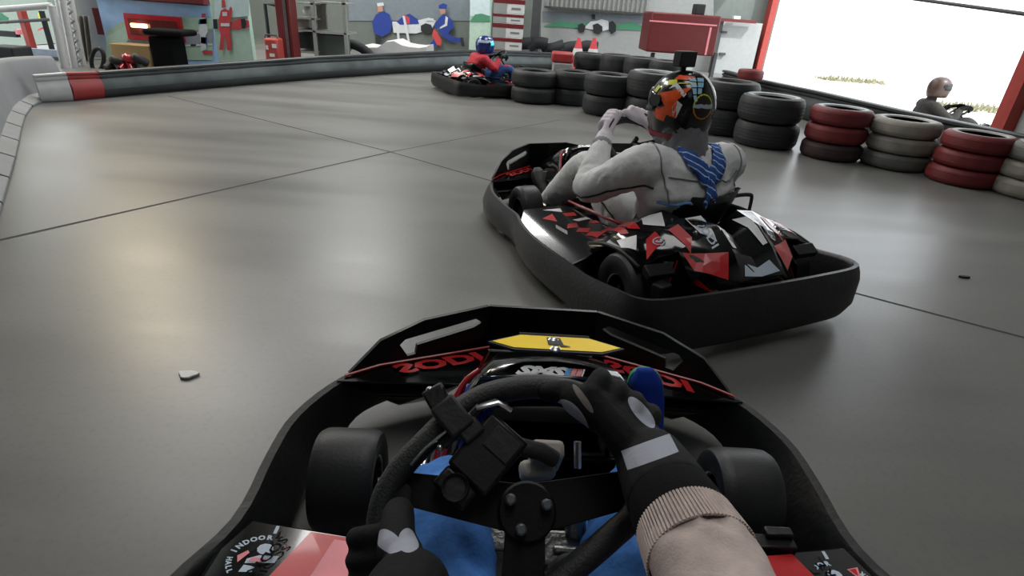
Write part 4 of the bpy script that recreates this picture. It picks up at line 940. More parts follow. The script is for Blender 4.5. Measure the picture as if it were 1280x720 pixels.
# ---- tyres
M['redpaint'] = mat('cabinet_red', '#64191c', .5, var=.1); M['blacktyre'] = mat('black_tyre', '#26282a', .6, var=.2, bump=.2, bscale=40); M['redtyre'] = mat('red_painted_tyre', '#6a2022', .6, var=.15, bump=.2, bscale=40); M['whitetyre'] = mat('whitewashed_tyre', '#86827a', .65, var=.28, scale=6, bump=.2, bscale=40)
M['tyreinside'] = mat('tyre_inside', '#101112', .8); M['darkredtyre'] = mat('dirty_dark_red_tyre', '#352326', .65, var=.3); M['greytyre'] = mat('dirty_grey_tyre', '#5c5d5a', .65, var=.3, scale=6)
M['rimwhite'] = mat('worn_white_rim', '#a5a29d', .6, var=.2); M['palebead'] = mat('pale_bead', '#8e9494', .5)
def car_tyre(R, w, m, label, x, y, z, group, rot=0, top=None, tilt=(0,0)):
    h = w/2; ri = R*.62
    prof = [(ri,-h*.80),(R*.66,-h*.96),(R*.80,-h),(R*.92,-h*.90),(R*.985,-h*.62),(R,-h*.3),(R,h*.3),(R*.985,h*.62),(R*.92,h*.90),(R*.80,h),(R*.66,h*.96),(ri,h*.80),(ri*1.03,h*.70),(R*.86,h*.5),(R*.88,-h*.5),(ri*1.03,-h*.70)]
    mb = MB(); mb.lathe(prof, (0,0,0), 'z', 40, closed=True, mfun=lambda i: 1 if i >= 11 else (2 if i in (9,10) else 0))
    for g_ in (-.35,-.1,.15,.4): mb.lathe([(R*.999,h*g_-.004),(R*1.004,h*g_),(R*.999,h*g_+.004)], (0,0,0), 'z', 40)
    o = mb.build('tyre', [m, M['tyreinside'], top or m], None, 40); o.location = (x, y, z+h); o.rotation_euler = (tilt[0], tilt[1], rot)
    tag(o, label, 'tyre', group); return o
def tyre_stack(px, py, R, w, mats, labels, group, tops=None, off=0):
    p = atZ(px, py, 0); d = Vector((p.x, p.y, 0)).normalized(); c = p + d*(R*.97 + off)
    for i, (m, l) in enumerate(zip(mats, labels)):
        car_tyre(R, w, M[m], l, c.x + random.uniform(-.015,.015), c.y + random.uniform(-.015,.015), i*w*1.004, group, random.random()*6, M[tops[i]] if tops and tops[i] else None)
def two(who): return ['lower tyre of ' + who, 'upper tyre of ' + who]
def three(who): return ['bottom tyre of ' + who, 'middle tyre of ' + who, 'top tyre of ' + who]
G1 = 'black tyres of the front row'; B2_ = ['blacktyre']*2
tyre_stack(667, 131, .29, .188, B2_, two('the black pair at the left end of the front row'), G1)
tyre_stack(713, 137, .265, .198, B2_, two('the narrow black pair second from the left end'), G1, None, .24)
tyre_stack(757, 147, .29, .222, B2_, two('the third black pair from the left end'), G1)
tyre_stack(810, 158, .30, .262, B2_, two('the black pair just left of the nearer driver helmet'), G1, [None, 'palebead'], .1)
tyre_stack(897, 173, .30, .262, B2_, two('the black pair right behind the nearer driver helmet'), G1, None, .12)
tyre_stack(951, 187, .295, .232, B2_, two('the wide black pair left of the red stacks'), G1, [None, 'palebead'])
G2 = 'painted tyres of the front row'
tyre_stack(1032, 203, .256, .148, ['darkredtyre','redtyre','redtyre'], ['dirty dark bottom tyre of the red stack beside the black pair','middle red tyre of the stack beside the black pair','top red tyre of the stack beside the black pair'], G2, [None,None,'palebead'], .04)
tyre_stack(1112, 214, .272, .138, ['greytyre','whitetyre','whitetyre'], three('the whitewashed stack between the two red stacks'), G2, [None,None,'rimwhite'])
tyre_stack(1197, 235, .256, .133, ['redtyre']*3, three('the right hand red stack below the outside driver'), G2, [None,None,'rimwhite'], .03)
tyre_stack(1282, 252, .265, .132, ['whitetyre','whitetyre','greytyre'], three('the whitewashed stack cut off by the right edge'), G2, [None,None,'rimwhite'])
G3 = 'black tyres of the back row'
for i, (x, ty, Y, wh) in enumerate(((736,67,9.4,'left end of the back row'),(771,69,9.0,'second pair from the left in the back row'),(803,72.5,8.6,'third pair from the left in the back row'),(837,77,8.2,'right end of the back row'))):
    zt = atY(x, ty, Y).z; c = atY(x, 100, Y); w = max(.2, zt/2-.002)
    for k, l in enumerate(two('the black pair at the ' + wh if 'end' in wh else 'the ' + wh)): car_tyre(.25, w, M['blacktyre'], l, c.x, Y+.3, k*w*1.004, G3, k*2.)
car_tyre(.17, .13, M['redtyre'], 'lone red tyre lying on the right barrier by the red door post', *(lambda p: (p.x+.0, p.y+.05, .371))(atZ(938,101,.36)), None)
# ---- hall shell
YB = 14.2
M['wallgrey'] = mat('grey_green_wall', '#6c7470', .8, var=.06); M['wallwhite'] = mat('off_white_wall', '#9fa3a3', .8, var=.05); M['ceil'] = mat('ceiling_panel', '#5f6366', .8)
M['corr'] = mat('corrugated_steel', '#8e918f', .5, var=.06); M['darksteel'] = mat('dark_steel', '#3f4143', .6); M['redsteel'] = mat('red_steel', '#a23b34', .5, var=.1)
C1 = Vector((5.36, YB, 0)); C2 = atY(1262, 150, 6.2); C2.z = 0
mb = MB(); mb.box((-1.3, YB+.1, 2.7), (13.6, .2, 5.4)); struct(mb.build('wall_back', M['wallgrey'], None, 0))
def quad_wall(a, b, z0, z1, th, m, name, parent=None):
    d = (b-a).normalized(); n = Vector((d.y, -d.x, 0))*th; mb = MB()
    mb.add([a+Vector((0,0,z0)), b+Vector((0,0,z0)), b+Vector((0,0,z1)), a+Vector((0,0,z1)), a+n+Vector((0,0,z0)), b+n+Vector((0,0,z0)), b+n+Vector((0,0,z1)), a+n+Vector((0,0,z1))], [(0,1,2,3),(4,5,6,7),(0,1,5,4),(1,2,6,5),(2,3,7,6),(3,0,4,7)])
    return mb.build(name, m, parent, 0)
D = (C2-C1).normalized(); far_end = C1; near = C2 + D*14.3
struct(quad_wall(C1, C2, 3.6, 5.4, -.2, M['wallwhite'], 'wall_right'))
struct(quad_wall(C2+D*.12, near, 0, 5.4, -.2, M['wallwhite'], 'wall_right_near'))
dr = struct(quad_wall(C1+D*.02, C1+D*.30, 0, 3.6, .12, M['redsteel'], 'door_1'))
struct(quad_wall(C2-D*.06, C2+D*.12, 0, 3.6, .12, M['redsteel'], 'door_post', dr)); struct(quad_wall(C1, C2, 3.5, 3.7, .12, M['redsteel'], 'door_lintel', dr))
mb = MB(); la, lb2 = atY(1138, -2, 8.0), atY(1292, 19, 6.25); mb.tube([la.lerp(lb2,-1.2), la.lerp(lb2,1.05)], .02, 8); struct(mb.build('door_rail', M['darksteel'], dr, 40))
def wall_open(x, y0, y1, oy0, oy1, oz0, oz1, m, name):
    mb = MB()
    for (a, b, c, d) in ((y0,oy0,0,5.4),(oy1,y1,0,5.4),(oy0,oy1,0,oz0),(oy0,oy1,oz1,5.4)): mb.box((x,(a+b)/2,(c+d)/2), (.2,b-a,d-c))
    return struct(mb.build(name, m, None, 0))
wall_open(-8.1, -8, YB+.2, 5.4, 10.4, .0, 2.4, M['wallgrey'], 'wall_left')
mb = MB(); mb.box((-1.5,-8.1,2.7), (13.4,.2,5.4)); struct(mb.build('wall_front', M['wallgrey'], None, 0))
mb = MB(); mb.box((-1.4,3.2,5.5), (13.6,22.8,.2)); struct(mb.build('ceiling', M['ceil'], None, 0))
# ---- outside
M['yard'] = mat('pale_yard', '#d9d6cc', .9, var=.05); M['straw'] = mat('dry_grass', '#7f7b63', .9, var=.3)
mb = MB(); mb.box((60.25+5.2, 20, GO-.1), (120, 130, .2)); mb.xf(lambda v: v); yd = struct(mb.build('ground_outside', M['yard'], None, 0))
mb = MB(); mb.box((-43.2, 20, -2.4), (70, 90, .2)); struct(mb.build('ground_left', M['yard'], None, 0))
def tuft(x, y, Y, w, d, n, label):
    p = atZ(x, y, GO); mb = MB()
    for k in range(n):
        a = Vector((p.x+random.uniform(-w,w), p.y+random.uniform(-d,d), GO)); h = random.uniform(.06,.2); l = random.uniform(-.1,.1)
        mb.add([a-Vector((.03,0,0)), a+Vector((.03,0,0)), a+Vector((l,random.uniform(-.1,.1),h))], [(0,1,2)])
    o = mb.build('dry_grass', M['straw'], None, 0); tag(o, label, 'grass', None, 'stuff')
tuft(1064, 102, 22, 1.0, .5, 260, 'strip of yellow dry grass in the bright yard, nearer the red door post on the left')
tuft(1215, 137, 13, .9, .5, 260, 'strip of yellow dry grass in the bright yard, right of the driver outside')
# ---- things along the back; front faces at depth Y, standing upright
def bx(name, x0, y0, x1, y1, Y, dep, m, label=None, cat=None, parent=None, ground=False, group=None, bevel=.008, z0=None, taper=1):
    xm, ym = (x0+x1)/2, (y0+y1)/2; X0, X1 = atY(x0, ym, Y).x, atY(x1, ym, Y).x; Z1, Z0 = atY(xm, y0, Y).z, atY(xm, y1, Y).z
    if ground: Z0 = 0
    if z0 is not None: Z0 = z0
    mb = MB(); mb.box(((X0+X1)/2, Y+dep/2, (Z0+Z1)/2), (X1-X0, dep, Z1-Z0), None, taper); o = mb.build(name, m, parent, 20, bevel)
    if label: tag(o, label, cat, group)
    return o
def fig(polys, Y, parent, name):
    """flat painted shapes on a wall: (material, [(px, py)...])"""
    for i, (m, p) in enumerate(polys):
        mb = MB(); mb.poly([atY(x, y, Y - .006 - .004*i) for x, y in p]); o = mb.build(name, m if not isinstance(m, str) else M[m], parent, 0)
        o['kind'] = 'structure' if parent and parent.get('kind') == 'structure' else ''
        if not o['kind']: del o['kind']
for n_, c in dict(skypaint='#a6caf2', hillpaint='#a8c4ae', roadpaint='#8d939b', palegreen='#b4cfc0', skinpaint='#b58a78', figred='#c8464c', figblue='#263f93', figwhite='#cfd3d8', murgreen='#4c8f6e', murgrey='#77828a', murdark='#25292c', palepanel='#c8dcdf', tan='#a68a5e').items(): M[n_] = mat(n_, c, .75, var=.07)
# booth with painted front
YO = 8.3; X0, X1 = atY(130,40,YO).x, atY(268,40,YO).x; zr = atY(200,3,YO).z
bo = thing('painted_booth', 'small booth with a sky blue painted front, red window and red roof edge', 'booth', ((X0+X1)/2, YO+1, 0))
def add(o, p): o.parent = p; o.matrix_parent_inverse = Matrix.Translation(-p.location); return o
mb = MB(); mb.box(((X0+X1)/2, YO+.2, zr/2), (X1-X0, .4, zr)); add(mb.build('booth_wall', M['skypaint'], None, 0), bo)
mb = MB(); mb.box(((X0+X1)/2-.1, YO+.2, zr+.12), (X1-X0+.14, .6, .22)); add(mb.build('roof_edge', M['redpaint'], None, 0, .01), bo)
mb = MB(); mb.box(((X0+X1)/2-.1, YO+.2, zr+.38), (X1-X0+.1, .55, .34)); add(mb.build('roof', mat('navy_roof','#1c2f55',.5), None, 0, .01), bo)
mb = MB(); mb.box((X0-.22, YO+.3, zr*.5), (.42, .06, zr*.96), (0,0,.35)); add(mb.build('grey_side_panel', M['wallwhite'], None, 0), bo)
mb = MB(); mb.box((X0-.2, YO+.255, zr*.62), (.12, .04, zr*.42), (0,0,.35)); add(mb.build('side_window', M['redpaint'], None, 0, .004), bo)
def bfig(m, poly, k=0, nm='painted_shape'):
    mb = MB(); mb.poly([atY(x, y, YO-.008-.003*k) for x, y in poly]); add(mb.build(nm, M[m], None, 0), bo)
bfig('hillpaint', [(133,40),(150,28),(175,22),(240,22),(266,22),(266,75),(133,75)], 0); bfig('palegreen', [(133,46),(160,31),(164,52),(140,56),(133,58)], 1); bfig('roadpaint', [(140,74),(160,50),(230,38),(266,36),(266,54),(215,58),(180,74)], 1)
for k in range(7): bfig('figwhite' if k % 2 == 0 else 'murdark', [(217+7*k,56.5-.3*k),(224+7*k,56.2-.3*k),(224+7*k,58.2-.3*k),(217+7*k,58.5-.3*k)], 2, 'painted_kerb')
bfig('figwhite', [(232,41),(250,40.5),(250,42),(232,42.5)], 2)
for m, p in (('figwhite', [(251,22),(257,22),(260,40),(257,44),(258,62),(251,64),(250,44),(248,40)]), ('figblue', [(249,24),(258,23),(258,30),(248,30)]), ('figblue', [(251,46),(259,47),(258,55),(251,54)]), ('figred', [(252,17),(257,17),(257,22),(252,22)]), ('figred', [(253,64),(265,63),(266,68),(254,68)])): bfig(m, p, 3, 'painted_racer')
wf = MB(); a = atY(160,36,YO); b = atY(230,36,YO); zt, zb = atY(195,19,YO).z, atY(195,51,YO).z
wf.box(((a.x+b.x)/2, YO-.02, (zt+zb)/2), (b.x-a.x, .06, zt-zb)); wfo = add(wf.build('booth_window', M['redgloss'], None, 0, .012), bo)
mb = MB(); mb.box(((a.x+b.x)/2, YO-.055, (zt+zb)/2), (b.x-a.x-.12, .01, zt-zb-.12)); add(mb.build('window_pane', mat('red_brown_glass','#5c1f1c',.08,coat=.5), None, 0), bo)
mb = MB(); mb.box((a.x+.22, YO-.09, zt-.14), (.22,.03,.05)); add(mb.build('window_glint', mat('warm_glint','#ffd9a0',.5,emit=6), None, 0, .01), bo)  # glowing box added for a lamp's reflection in the window
bx('bench_board', 138,56,186,66,YO-.35,.3, M['tan'], 'plain tan wooden bench below the red booth window', 'bench', ground=True)
ps = thing('black_stand', 'black draped stand with a wide top in front of the red booth window', 'stand', atY(200,70,YO-.6)*1); ps.location.z = 0
add(bx('stand_body', 186,46,214,73,YO-.6,.35, M['cuff'], ground=True, bevel=.03), ps); add(bx('stand_top', 177,37,226,45,YO-.65,.4, M['cuff'], bevel=.03), ps)
# heap of kart parts by the booth
for i, (x, y, c, l, cat) in enumerate(((122,75,'rubber','black ring shaped hose standing against the booth corner','hose'),)):
    p = atY(x, y, YO-.7); mb = MB(); mb.tube([p + Vector((.10*math.cos(2*PI*k/20)*.8+.05*math.sin(2*PI*k/20), 0, .14*math.sin(2*PI*k/20))) for k in range(20)], .025, 8, closed=True); o = mb.build('hose_ring', M[c], None, 50); tag(o, l, cat)
for i, (x0,y0,x1,y1,c,l) in enumerate(((132,74,152,84,'rubber','black bumper piece lying nearest the booth corner'),(150,71,166,82,'redgloss','red bodywork piece lying between black bumper pieces'),(162,71,178,81,'rubber','black bumper piece lying right of the red bodywork piece'))):
    p = atY((x0+x1)/2, y1, YO-.9); w = atY(x1,y1,YO-.9).x-atY(x0,y1,YO-.9).x; zt = atY(x0,y0,YO-.9).z; mb = MB()
    mb.tube(spline([(p.x-w/2,p.y,.03),(p.x-w*.2,p.y+.1,zt*.7),(p.x+w*.1,p.y,zt),(p.x+w/2,p.y+.1,zt*.6)], 5), .05, 8); mb.tube([(p.x-w*.3,p.y+.1,.03),(p.x,p.y+.05,zt*.9),(p.x+w*.4,p.y,.04)], .04, 8)
    tag(mb.build('bodywork_piece', M[c], None, 50), l, 'kart part')
# panel with the red racer
pn = bx('mural_board', 267,-8,312,80,YO-.3,.1, M['palegreen'], 'pale green standing panel painted with a racer in red overalls', 'panel', ground=True)
YP = YO-.3
def pfig(m, poly, k, nm='painted_racer'):
    mb = MB(); mb.poly([atY(x, y, YP-.012-.004*k) for x, y in poly]); mb.build(nm, M[m], pn, 0)
pfig('palepanel', [(268,-7),(311,-7),(311,20),(268,24)], 0, 'painted_sky'); pfig('murdark', [(266,24),(271,24),(272,36),(267,36)], 1, 'painted_wheel'); pfig('figred', [(288,28),(300,23),(311,26),(312,34),(298,37),(288,36)], 1, 'painted_car')
pfig('murdark', [(301,24),(306,23),(308,30),(306,36),(302,35)], 2, 'painted_wheel')
for p in ([(276,13),(281,11),(286,13),(288,8),(290,10),(289,24),(287,32),(290,62),(284,63),(281,42),(279,63),(274,62),(276,44),(274,38),(273,26)], [(277,0),(281,0),(282,9),(277,10)]): pfig('figred', p, 3)
pfig('figwhite', [(276,29),(287,29),(287,33),(276,33)], 4); pfig('figwhite', [(278,15),(284,15),(284,20),(278,20)], 4)
# red column, red box, steel rack
YC = 9.3
cl = bx('steel_column', 346,-10,364,72,YC,.28, M['redpaint'], 'red brown steel column left of the steel rack', 'column', ground=True)
mb = MB(); q = atY(358,40,YC-.05); mb.tube([(q.x,YC-.04,0),(q.x,YC-.04,2.2)], .02, 8); mb.build('conduit', M['darksteel'], cl, 40)
rbx = bx('fuel_can', 330,48,347,73,YC-.4,.25, M['redsteel'], 'red metal fuel can standing at the left of the red brown column', 'can', ground=True, bevel=.03)
for a_ in ((332,57,335,62),(340,55,345,60),(337,67,343,71)): bx('can_label', *a_, YC-.41, .012, M['whitepaint'], parent=rbx, bevel=0)
mb = MB(); q = atY(339,46.5,YC-.3); mb.tube([(q.x-.1,YC-.3,q.z-.03),(q.x-.08,YC-.3,q.z+.03),(q.x+.08,YC-.3,q.z+.03),(q.x+.1,YC-.3,q.z-.03)], .012, 6); mb.build('can_handle', M['darksteel'], rbx, 40)
pf = MB(); q0 = atY(331,5,YC+.6); q1 = atY(344,5,YC+.6); pf.tube([(q0.x,YC+.6,0),(q0.x,YC+.6,q0.z),(q1.x,YC+.6,q0.z)], .03, 8); tag(pf.build('bent_pipe', M['murdark'], None, 50), 'bent dark pipe against the wall behind the red fuel can', 'pipe')
rk = thing('steel_rack', 'open galvanised steel rack of two bays right of the red brown column', 'rack', atY(400,60,9.8)*1); rk.location.z = 0; YR = 9.8
for x in (369, 392, 431): add(bx('rack_post', x-2, -6, x+2, 70, YR, .05, M['corr'], ground=True, bevel=0), rk); add(bx('rack_post', x-1.5, -6, x+2.5, 68, YR+.6, .05, M['corr'], ground=True, bevel=0), rk)
for x0, x1, y in ((368,393,22),(368,393,37),(368,393,64),(392,433,2.5),(392,433,40),(368,393,3)): add(bx('rack_shelf', x0, y, x1, y+2.2, YR, .6, M['corr'], bevel=0), rk)
bx('storage_crate', 371,41,390,62,YR+.1,.45, M['murdark'], 'black crate on the bottom shelf of the rack', 'crate', z0=atY(380,64,YR).z+.03); bx('storage_crate', 370,24,387,36,YR+.1,.45, M['greypad'], 'grey box on the middle shelf of the rack', 'box', z0=atY(380,37,YR).z+.02)
bx('storage_crate', 396,44,431,68,YR+.25,.3, M['wallgrey'], 'dull grey green cabinet under the wide bay of the rack', 'cabinet', ground=True)
bx('plastic_jug', 377,8,387,20,YR+.15,.2, M['whitepaint'], 'whitish plastic jug on the upper rack shelf', 'jug', z0=atY(380,22,YR).z+.02, bevel=.05)
bx('plywood_board', 396,5,408,39,YR+.3,.05, M['greypad'], 'upright greyish board leaning in the wide bay of the rack', 'board', z0=atY(410,40,YR).z+.02)
# folded white sheets on a low trestle, dark oddments beside
sh = MB(); YS = 10.6; a = atY(452,62,YS); b = atY(533,62,YS); rows = []
for i in range(9):
    t = i/8; x = a.x+(b.x-a.x)*t; zt = atY(452+81*t, 57+2*math.sin(t*9) - (5 if 3 <= i <= 4 else 0), YS).z
    rows.append([Vector((x, YS, .0)), Vector((x, YS, zt*.96)), Vector((x, YS+.15, zt)), Vector((x, YS+.8, zt*.98)), Vector((x, YS+.9, 0))])
sh.ring_loft(rows); tag(sh.build('folded_sheet', M['whitepaint'], None, 40), 'crumpled white plastic sheet lying below the painted mechanics', 'sheet')
hp_ = MB(); q = atY(444,60,10.5); hp_.tube(spline([(q.x-.2,10.5,.1),(q.x-.1,10.5,q.z+.05),(q.x+.12,10.5,q.z),(q.x+.3,10.5,.1)], 5), .08, 10); tag(hp_.build('hose_pile', M['murdark'], None, 50), 'dark coiled hose right of the rack', 'hose')
# mural wall with mechanics
wb = [o for o in COL.objects if o.name == 'wall_back'][0]; YM = YB-.01
W = lambda polys, nm: fig([(m, p) for m, p in polys], YM, wb, nm)
W([('murgrey', [(436,-5),(588,-5),(588,26),(436,26)])], 'mural_sky'); YM -= .01
W([('murgreen', [(436,27),(455,20),(470,17),(490,22),(515,16),(535,22),(550,17),(570,22),(588,18),(588,26),(436,27)])], 'mural_hill'); YM -= .01
W([('figwhite', [(490,27),(520,26),(536,22),(545,26),(540,36),(520,42),(492,41)]), ('figblue', [(496,27),(504,20),(512,17),(522,24),(524,30),(500,31)]), ('figred', [(505,18),(512,22),(512,30),(505,29)]), ('murdark', [(526,32),(532,29),(539,31),(541,38),(537,43),(530,42),(526,38)]), ('figwhite', [(532,23),(542,23),(542,26),(532,26)])], 'mural_car'); YM -= .03
W([('figblue', [(465,28),(470,18),(480,14),(487,18),(490,30),(488,40),(478,46),(468,42)]), ('skinpaint', [(472,8),(478,8),(479,14),(472,15)]), ('figwhite', [(471,4),(479,3),(480,7),(472,8)]), ('murdark', [(469,46),(478,46),(474,58),(470,56)]), ('figwhite', [(496,40),(499,40),(500,54),(497,54)]), ('figwhite', [(503,20),(506,20),(513,54),(510,54)])], 'mural_mechanic'); YM -= .04
W([('figblue', [(549,22),(554,18),(560,20),(566,26),(567,34),(560,42),(566,46),(577,48),(578,53),(562,52),(552,44),(548,38),(553,33),(545,36),(542,33)]), ('figblue', [(546,44),(552,48),(541,61),(533,61)]), ('figwhite', [(557,20),(560,22),(559,32),(550,36),(550,34),(556,30)]), ('figred', [(542,36),(546,40),(552,50),(551,57),(546,56),(540,44)]), ('skinpaint', [(549,11),(556,10),(557,16),(551,18)]), ('figblue', [(548,7),(554,4),(559,6),(558,11),(549,11)]), ('murdark', [(575,47),(579,47),(581,58),(577,58)])], 'mural_mechanic')
pl = bx('wall_pillar', 587,-6,613,72,YB-.5,.4, M['palegreen'], 'pale green and white wall pillar left of the red and white cartons', 'pillar', ground=True, bevel=0)
for m, p in (('palepanel', [(587.5,-5),(612.5,-5),(612.5,20),(587.5,20)]), ('murgreen', [(587.5,26),(594,18),(602,17),(612.5,20),(612.5,27),(587.5,27)])):
    mb = MB(); mb.poly([atY(x, y, YB-.5-.012-(.004 if m == 'murgreen' else 0)) for x, y in p]); mb.build('painted_band', M[m], pl, 0)
# cartons
YX = 12.2; zs = [atY(634,y,YX).z for y in (80,62,47,29,17,-2)]; zs[0] = 0; cxa = atY(616,30,YX).x; cxb = atY(654,30,YX).x
nms = ['bottom carton of the red and white stack, mostly hidden by the barrier','second carton up in the red and white stack, just above the barrier','tall middle carton of the red and white stack','shallow carton with a red band, second from the visible top of the stack','uppermost carton of the red and white stack, cut by the top of the picture']
for i in range(5):
    z0, z1 = zs[i], zs[i+1]; mb = MB(); mb.box(((cxa+cxb)/2, YX+.45, (z0+z1)/2), (cxb-cxa-.01*(i % 2), .9, z1-z0-.004)); c_ = mb.build('carton', M['whitepaint'], None, 0, .006); tag(c_, nms[i], 'box', 'red and white cartons')
    hb = min(.13, (z1-z0)*.3); mb = MB(); mb.box(((cxa+cxb)/2, YX+.45, z1-hb/2-.01), (cxb-cxa+.01, .91, hb)); mb.build('red_band', M['redpaint'], c_, 0)
    mb = MB(); mb.box((cxa+(cxb-cxa)*.74, YX-.003, z0+(z1-z0-hb)*.5), (.18, .006, (z1-z0)*.14)); mb.build('carton_print', M['wallgrey'], c_, 0)
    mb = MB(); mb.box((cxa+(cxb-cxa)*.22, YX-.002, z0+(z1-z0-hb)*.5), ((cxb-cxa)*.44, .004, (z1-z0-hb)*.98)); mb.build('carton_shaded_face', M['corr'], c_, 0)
bx('steel_post', 664,-8,675,72,YB-.6,.3, M['darksteel'], 'dark steel post right of the red and white cartons', 'post', ground=True)
# mural panels right of the post
W2 = lambda m, p, k, nm: fig([(m, p)], YB-.02-.01*k, wb, nm)
W2('wallwhite', [(676,-6),(892,-6),(892,90),(676,80)], 0, 'mural_base'); W2('murgrey', [(678,14),(814,19),(814,30),(678,28)], 1, 'mural_sky')
W2('murgreen', [(680,32),(700,26),(722,29),(745,27),(770,31),(790,27),(802,32),(802,38),(740,36),(680,33)], 2, 'mural_hill')
for p in ([(723,31),(728,29),(732,33),(730,40),(725,41),(722,37)], [(741,31),(747,29),(753,33),(753,39),(748,43),(742,41)], [(761,28),(766,26),(770,31),(770,39),(764,43),(761,38)], [(740,18),(744,18),(744,24),(740,24)]): W2('murdark', p, 4, 'mural_wheel')
W2('figwhite', [(730,35),(738,27),(746,26),(752,24),(760,26),(764,36),(752,39)], 3, 'mural_car')
cr = MB(); a = atY(681,0,YB-.1); b = atY(812,0,YB-.1); zz = atY(745,12.5,YB-.1).z; n = 44
prof = [Vector((a.x+(b.x-a.x)*k/(2*n), YB-.12+(.05 if k % 4 in (0,1) else 0), 0)) for k in range(2*n+1)]
cr.ring_loft([[p+Vector((0,0,zz)) for p in prof], [p+Vector((0,0,4.5)) for p in prof]], False); o = cr.build('wall_panel_corrugated', M['corr'], wb, 0); struct(o)
o = bx('wall_trim', 680,12,814,14.5,YB-.2,.1, M['darksteel'], parent=wb, bevel=0); struct(o)
# oddments behind the barrier, red block, cones
mb = MB(); q = atY(672,60,12.9)
for k in range(6): mb.tube(spline([(q.x-.9+.35*k,12.9+.1*(k % 2),.3),(q.x-.75+.35*k,12.9,q.z+.05*(k % 3)),(q.x-.5+.35*k,12.9,.4)], 4), .12, 8)
tag(mb.build('bumper_pile', M['murdark'], None, 50), 'dark heap of old bumpers behind the barrier, right of the cartons', 'pile', None, 'stuff')
bx('wooden_crate', 686,57,712,68,13.3,.5, M['tan'], 'brown wooden crate beside the dark heap, behind the barrier', 'crate', ground=True)
rbk = thing('barrier_block', 'red and grey plastic block at the right end of the far barrier', 'block', atY(701,80,9.2)*1); rbk.location.z = 0
Zm = atY(703,79,9.2).z; add(bx('block_top', 690,66,717,79,9.2,.4, M['barrierred'], bevel=.03), rbk); add(bx('block_base', 691,79,716,92,9.2,.4, M['corr'], bevel=.02, z0=0), rbk)
for x, l in ((722,'left traffic cone behind the tyres, below the painted buggy'),(741,'right traffic cone behind the tyres, below the painted buggy')):
    q = atY(x, 66, 11.8); zt = atY(x, 47, 11.8).z; cn = thing('traffic_cone', l, 'cone', (q.x, 11.8, 0)); mb = MB(); mb.lathe([(0,zt),(.03,zt),(.17,.04),(0,.04)], (0,0,0), 'z', 16, mfun=lambda i: 0); mb.build('cone_body', M['figred'], cn, 50)
    mb = MB(); f = .45; r0 = .17+(.03-.17)*f; mb.lathe([(r0+.006,.04+(zt-.04)*f),(r0-.022,.04+(zt-.04)*(f+.22))], (0,0,0), 'z', 16); mb.build('cone_band', M['whitepaint'], cn, 50); mb = MB(); mb.box((0,0,.02), (.42,.42,.04)); mb.build('cone_base', M['figred'], cn, 0, .01)
# red cabinet on legs, white door, rail, speaker
YK = 11.6; kc = thing('red_cabinet', 'big red cabinet with white edging strips left of the white door', 'cabinet', atY(855,60,YK)*1); kc.location.z = 0
add(bx('cabinet_body', 811,17,898,68,YK,.9, M['redpaint'], bevel=.03), kc)
for a_ in ((811.5,28,897,30),(884,34,886.5,69)): add(bx('edge_strip', *a_, YK-.012, .012, M['pink'], bevel=0), kc)
for x in (815, 893): add(bx('cabinet_leg', x-2,66,x+2,90,YK+.2,.1, M['darksteel'], ground=True, bevel=0), kc)
mb = MB(); q = atY(858,75,YK-.2); mb.lathe([(0,-.1),(.13,-.1),(.13,.1),(0,.1)], (q.x, YK-.15, q.z), 'y', 20); mb.build('cabinet_wheel', M['rubber'], kc, 40); [c for c in COL.objects if c.name.startswith('cabinet_wheel')][-1].parent = kc; o = [c for c in COL.objects if c.name.startswith('cabinet_wheel')][-1]; o.matrix_parent_inverse = Matrix.Translation(-kc.location)
sp = bx('loudspeaker', 870,5,882,19,YK+.3,.3, M['rubber'], 'small black loudspeaker standing on the red cabinet', 'speaker', bevel=.02, z0=atY(855,17,YK).z)
dw = bx('door_2', 896,27,945,104,YB-.3,.08, M['wallwhite'], ground=True, bevel=0); struct(dw)
o = bx('door_handle', 900,66,907,69,YB-.36,.06, M['darksteel'], parent=dw, bevel=0); struct(o); o = bx('door_hinge', 901,39,909,41.5,YB-.36,.06, M['darksteel'], parent=dw, bevel=0); struct(o); o = bx('door_frame', 892,26,897,104,YB-.36,.1, M['darksteel'], parent=dw, ground=True, bevel=0); struct(o)
o = bx('trim_1', 899,24,946,28,YB-.5,.12, M['redpaint'], bevel=0); struct(o)
bx('small_lamp', 917,20,926,24,YB-.5,.12, M['palegreen'], 'small pale lamp unit resting on the red rail above the white door', 'lamp', z0=atY(922,24.6,YB-.5).z)
# ---- left opening: white frame, posts, boards, yard with flags and cars
YL = 7.4
wfm = thing('white_frame', 'white painted tube frame round the opening at the left edge', 'frame', atY(40,60,YL)*1); wfm.location.z = 0
def tubes(name, segs, r, m, par, Y):
    mb = MB()
    for s_ in segs: mb.tube([atY(x, y, Y+(dy[0] if dy else 0)) for x, y, *dy in s_], r, 8)
    return add(mb.build(name, m, None, 50), par)
tubes('top_bar', [[(-30,14),(64,7)]], .035, M['whitepaint'], wfm, YL); tubes('upright', [[(64,7),(83,92)]], .045, M['whitepaint'], wfm, YL)
tt = thing('truss_tower', 'white lattice truss tower standing by the white end of the barrier', 'truss', atY(95,80,YL+.1)*1); tt.location.z = 0
tubes('truss_chord', [[(76,-10),(95,92)]], .04, M['whitepaint'], tt, YL+.1); tubes('truss_chord', [[(86,-10),(106,92)]], .04, M['whitepaint'], tt, YL+.3); tubes('truss_chord', [[(70,-10),(88,92)]], .03, M['whitepaint'], tt, YL+.5)
L_ = []
for k in range(8): L_ += [[(78+2.4*k, 12*k-4), (88+2.3*k, 12*k+2)], [(88+2.3*k, 12*k+2), (80+2.4*k, 12*k+8)]]
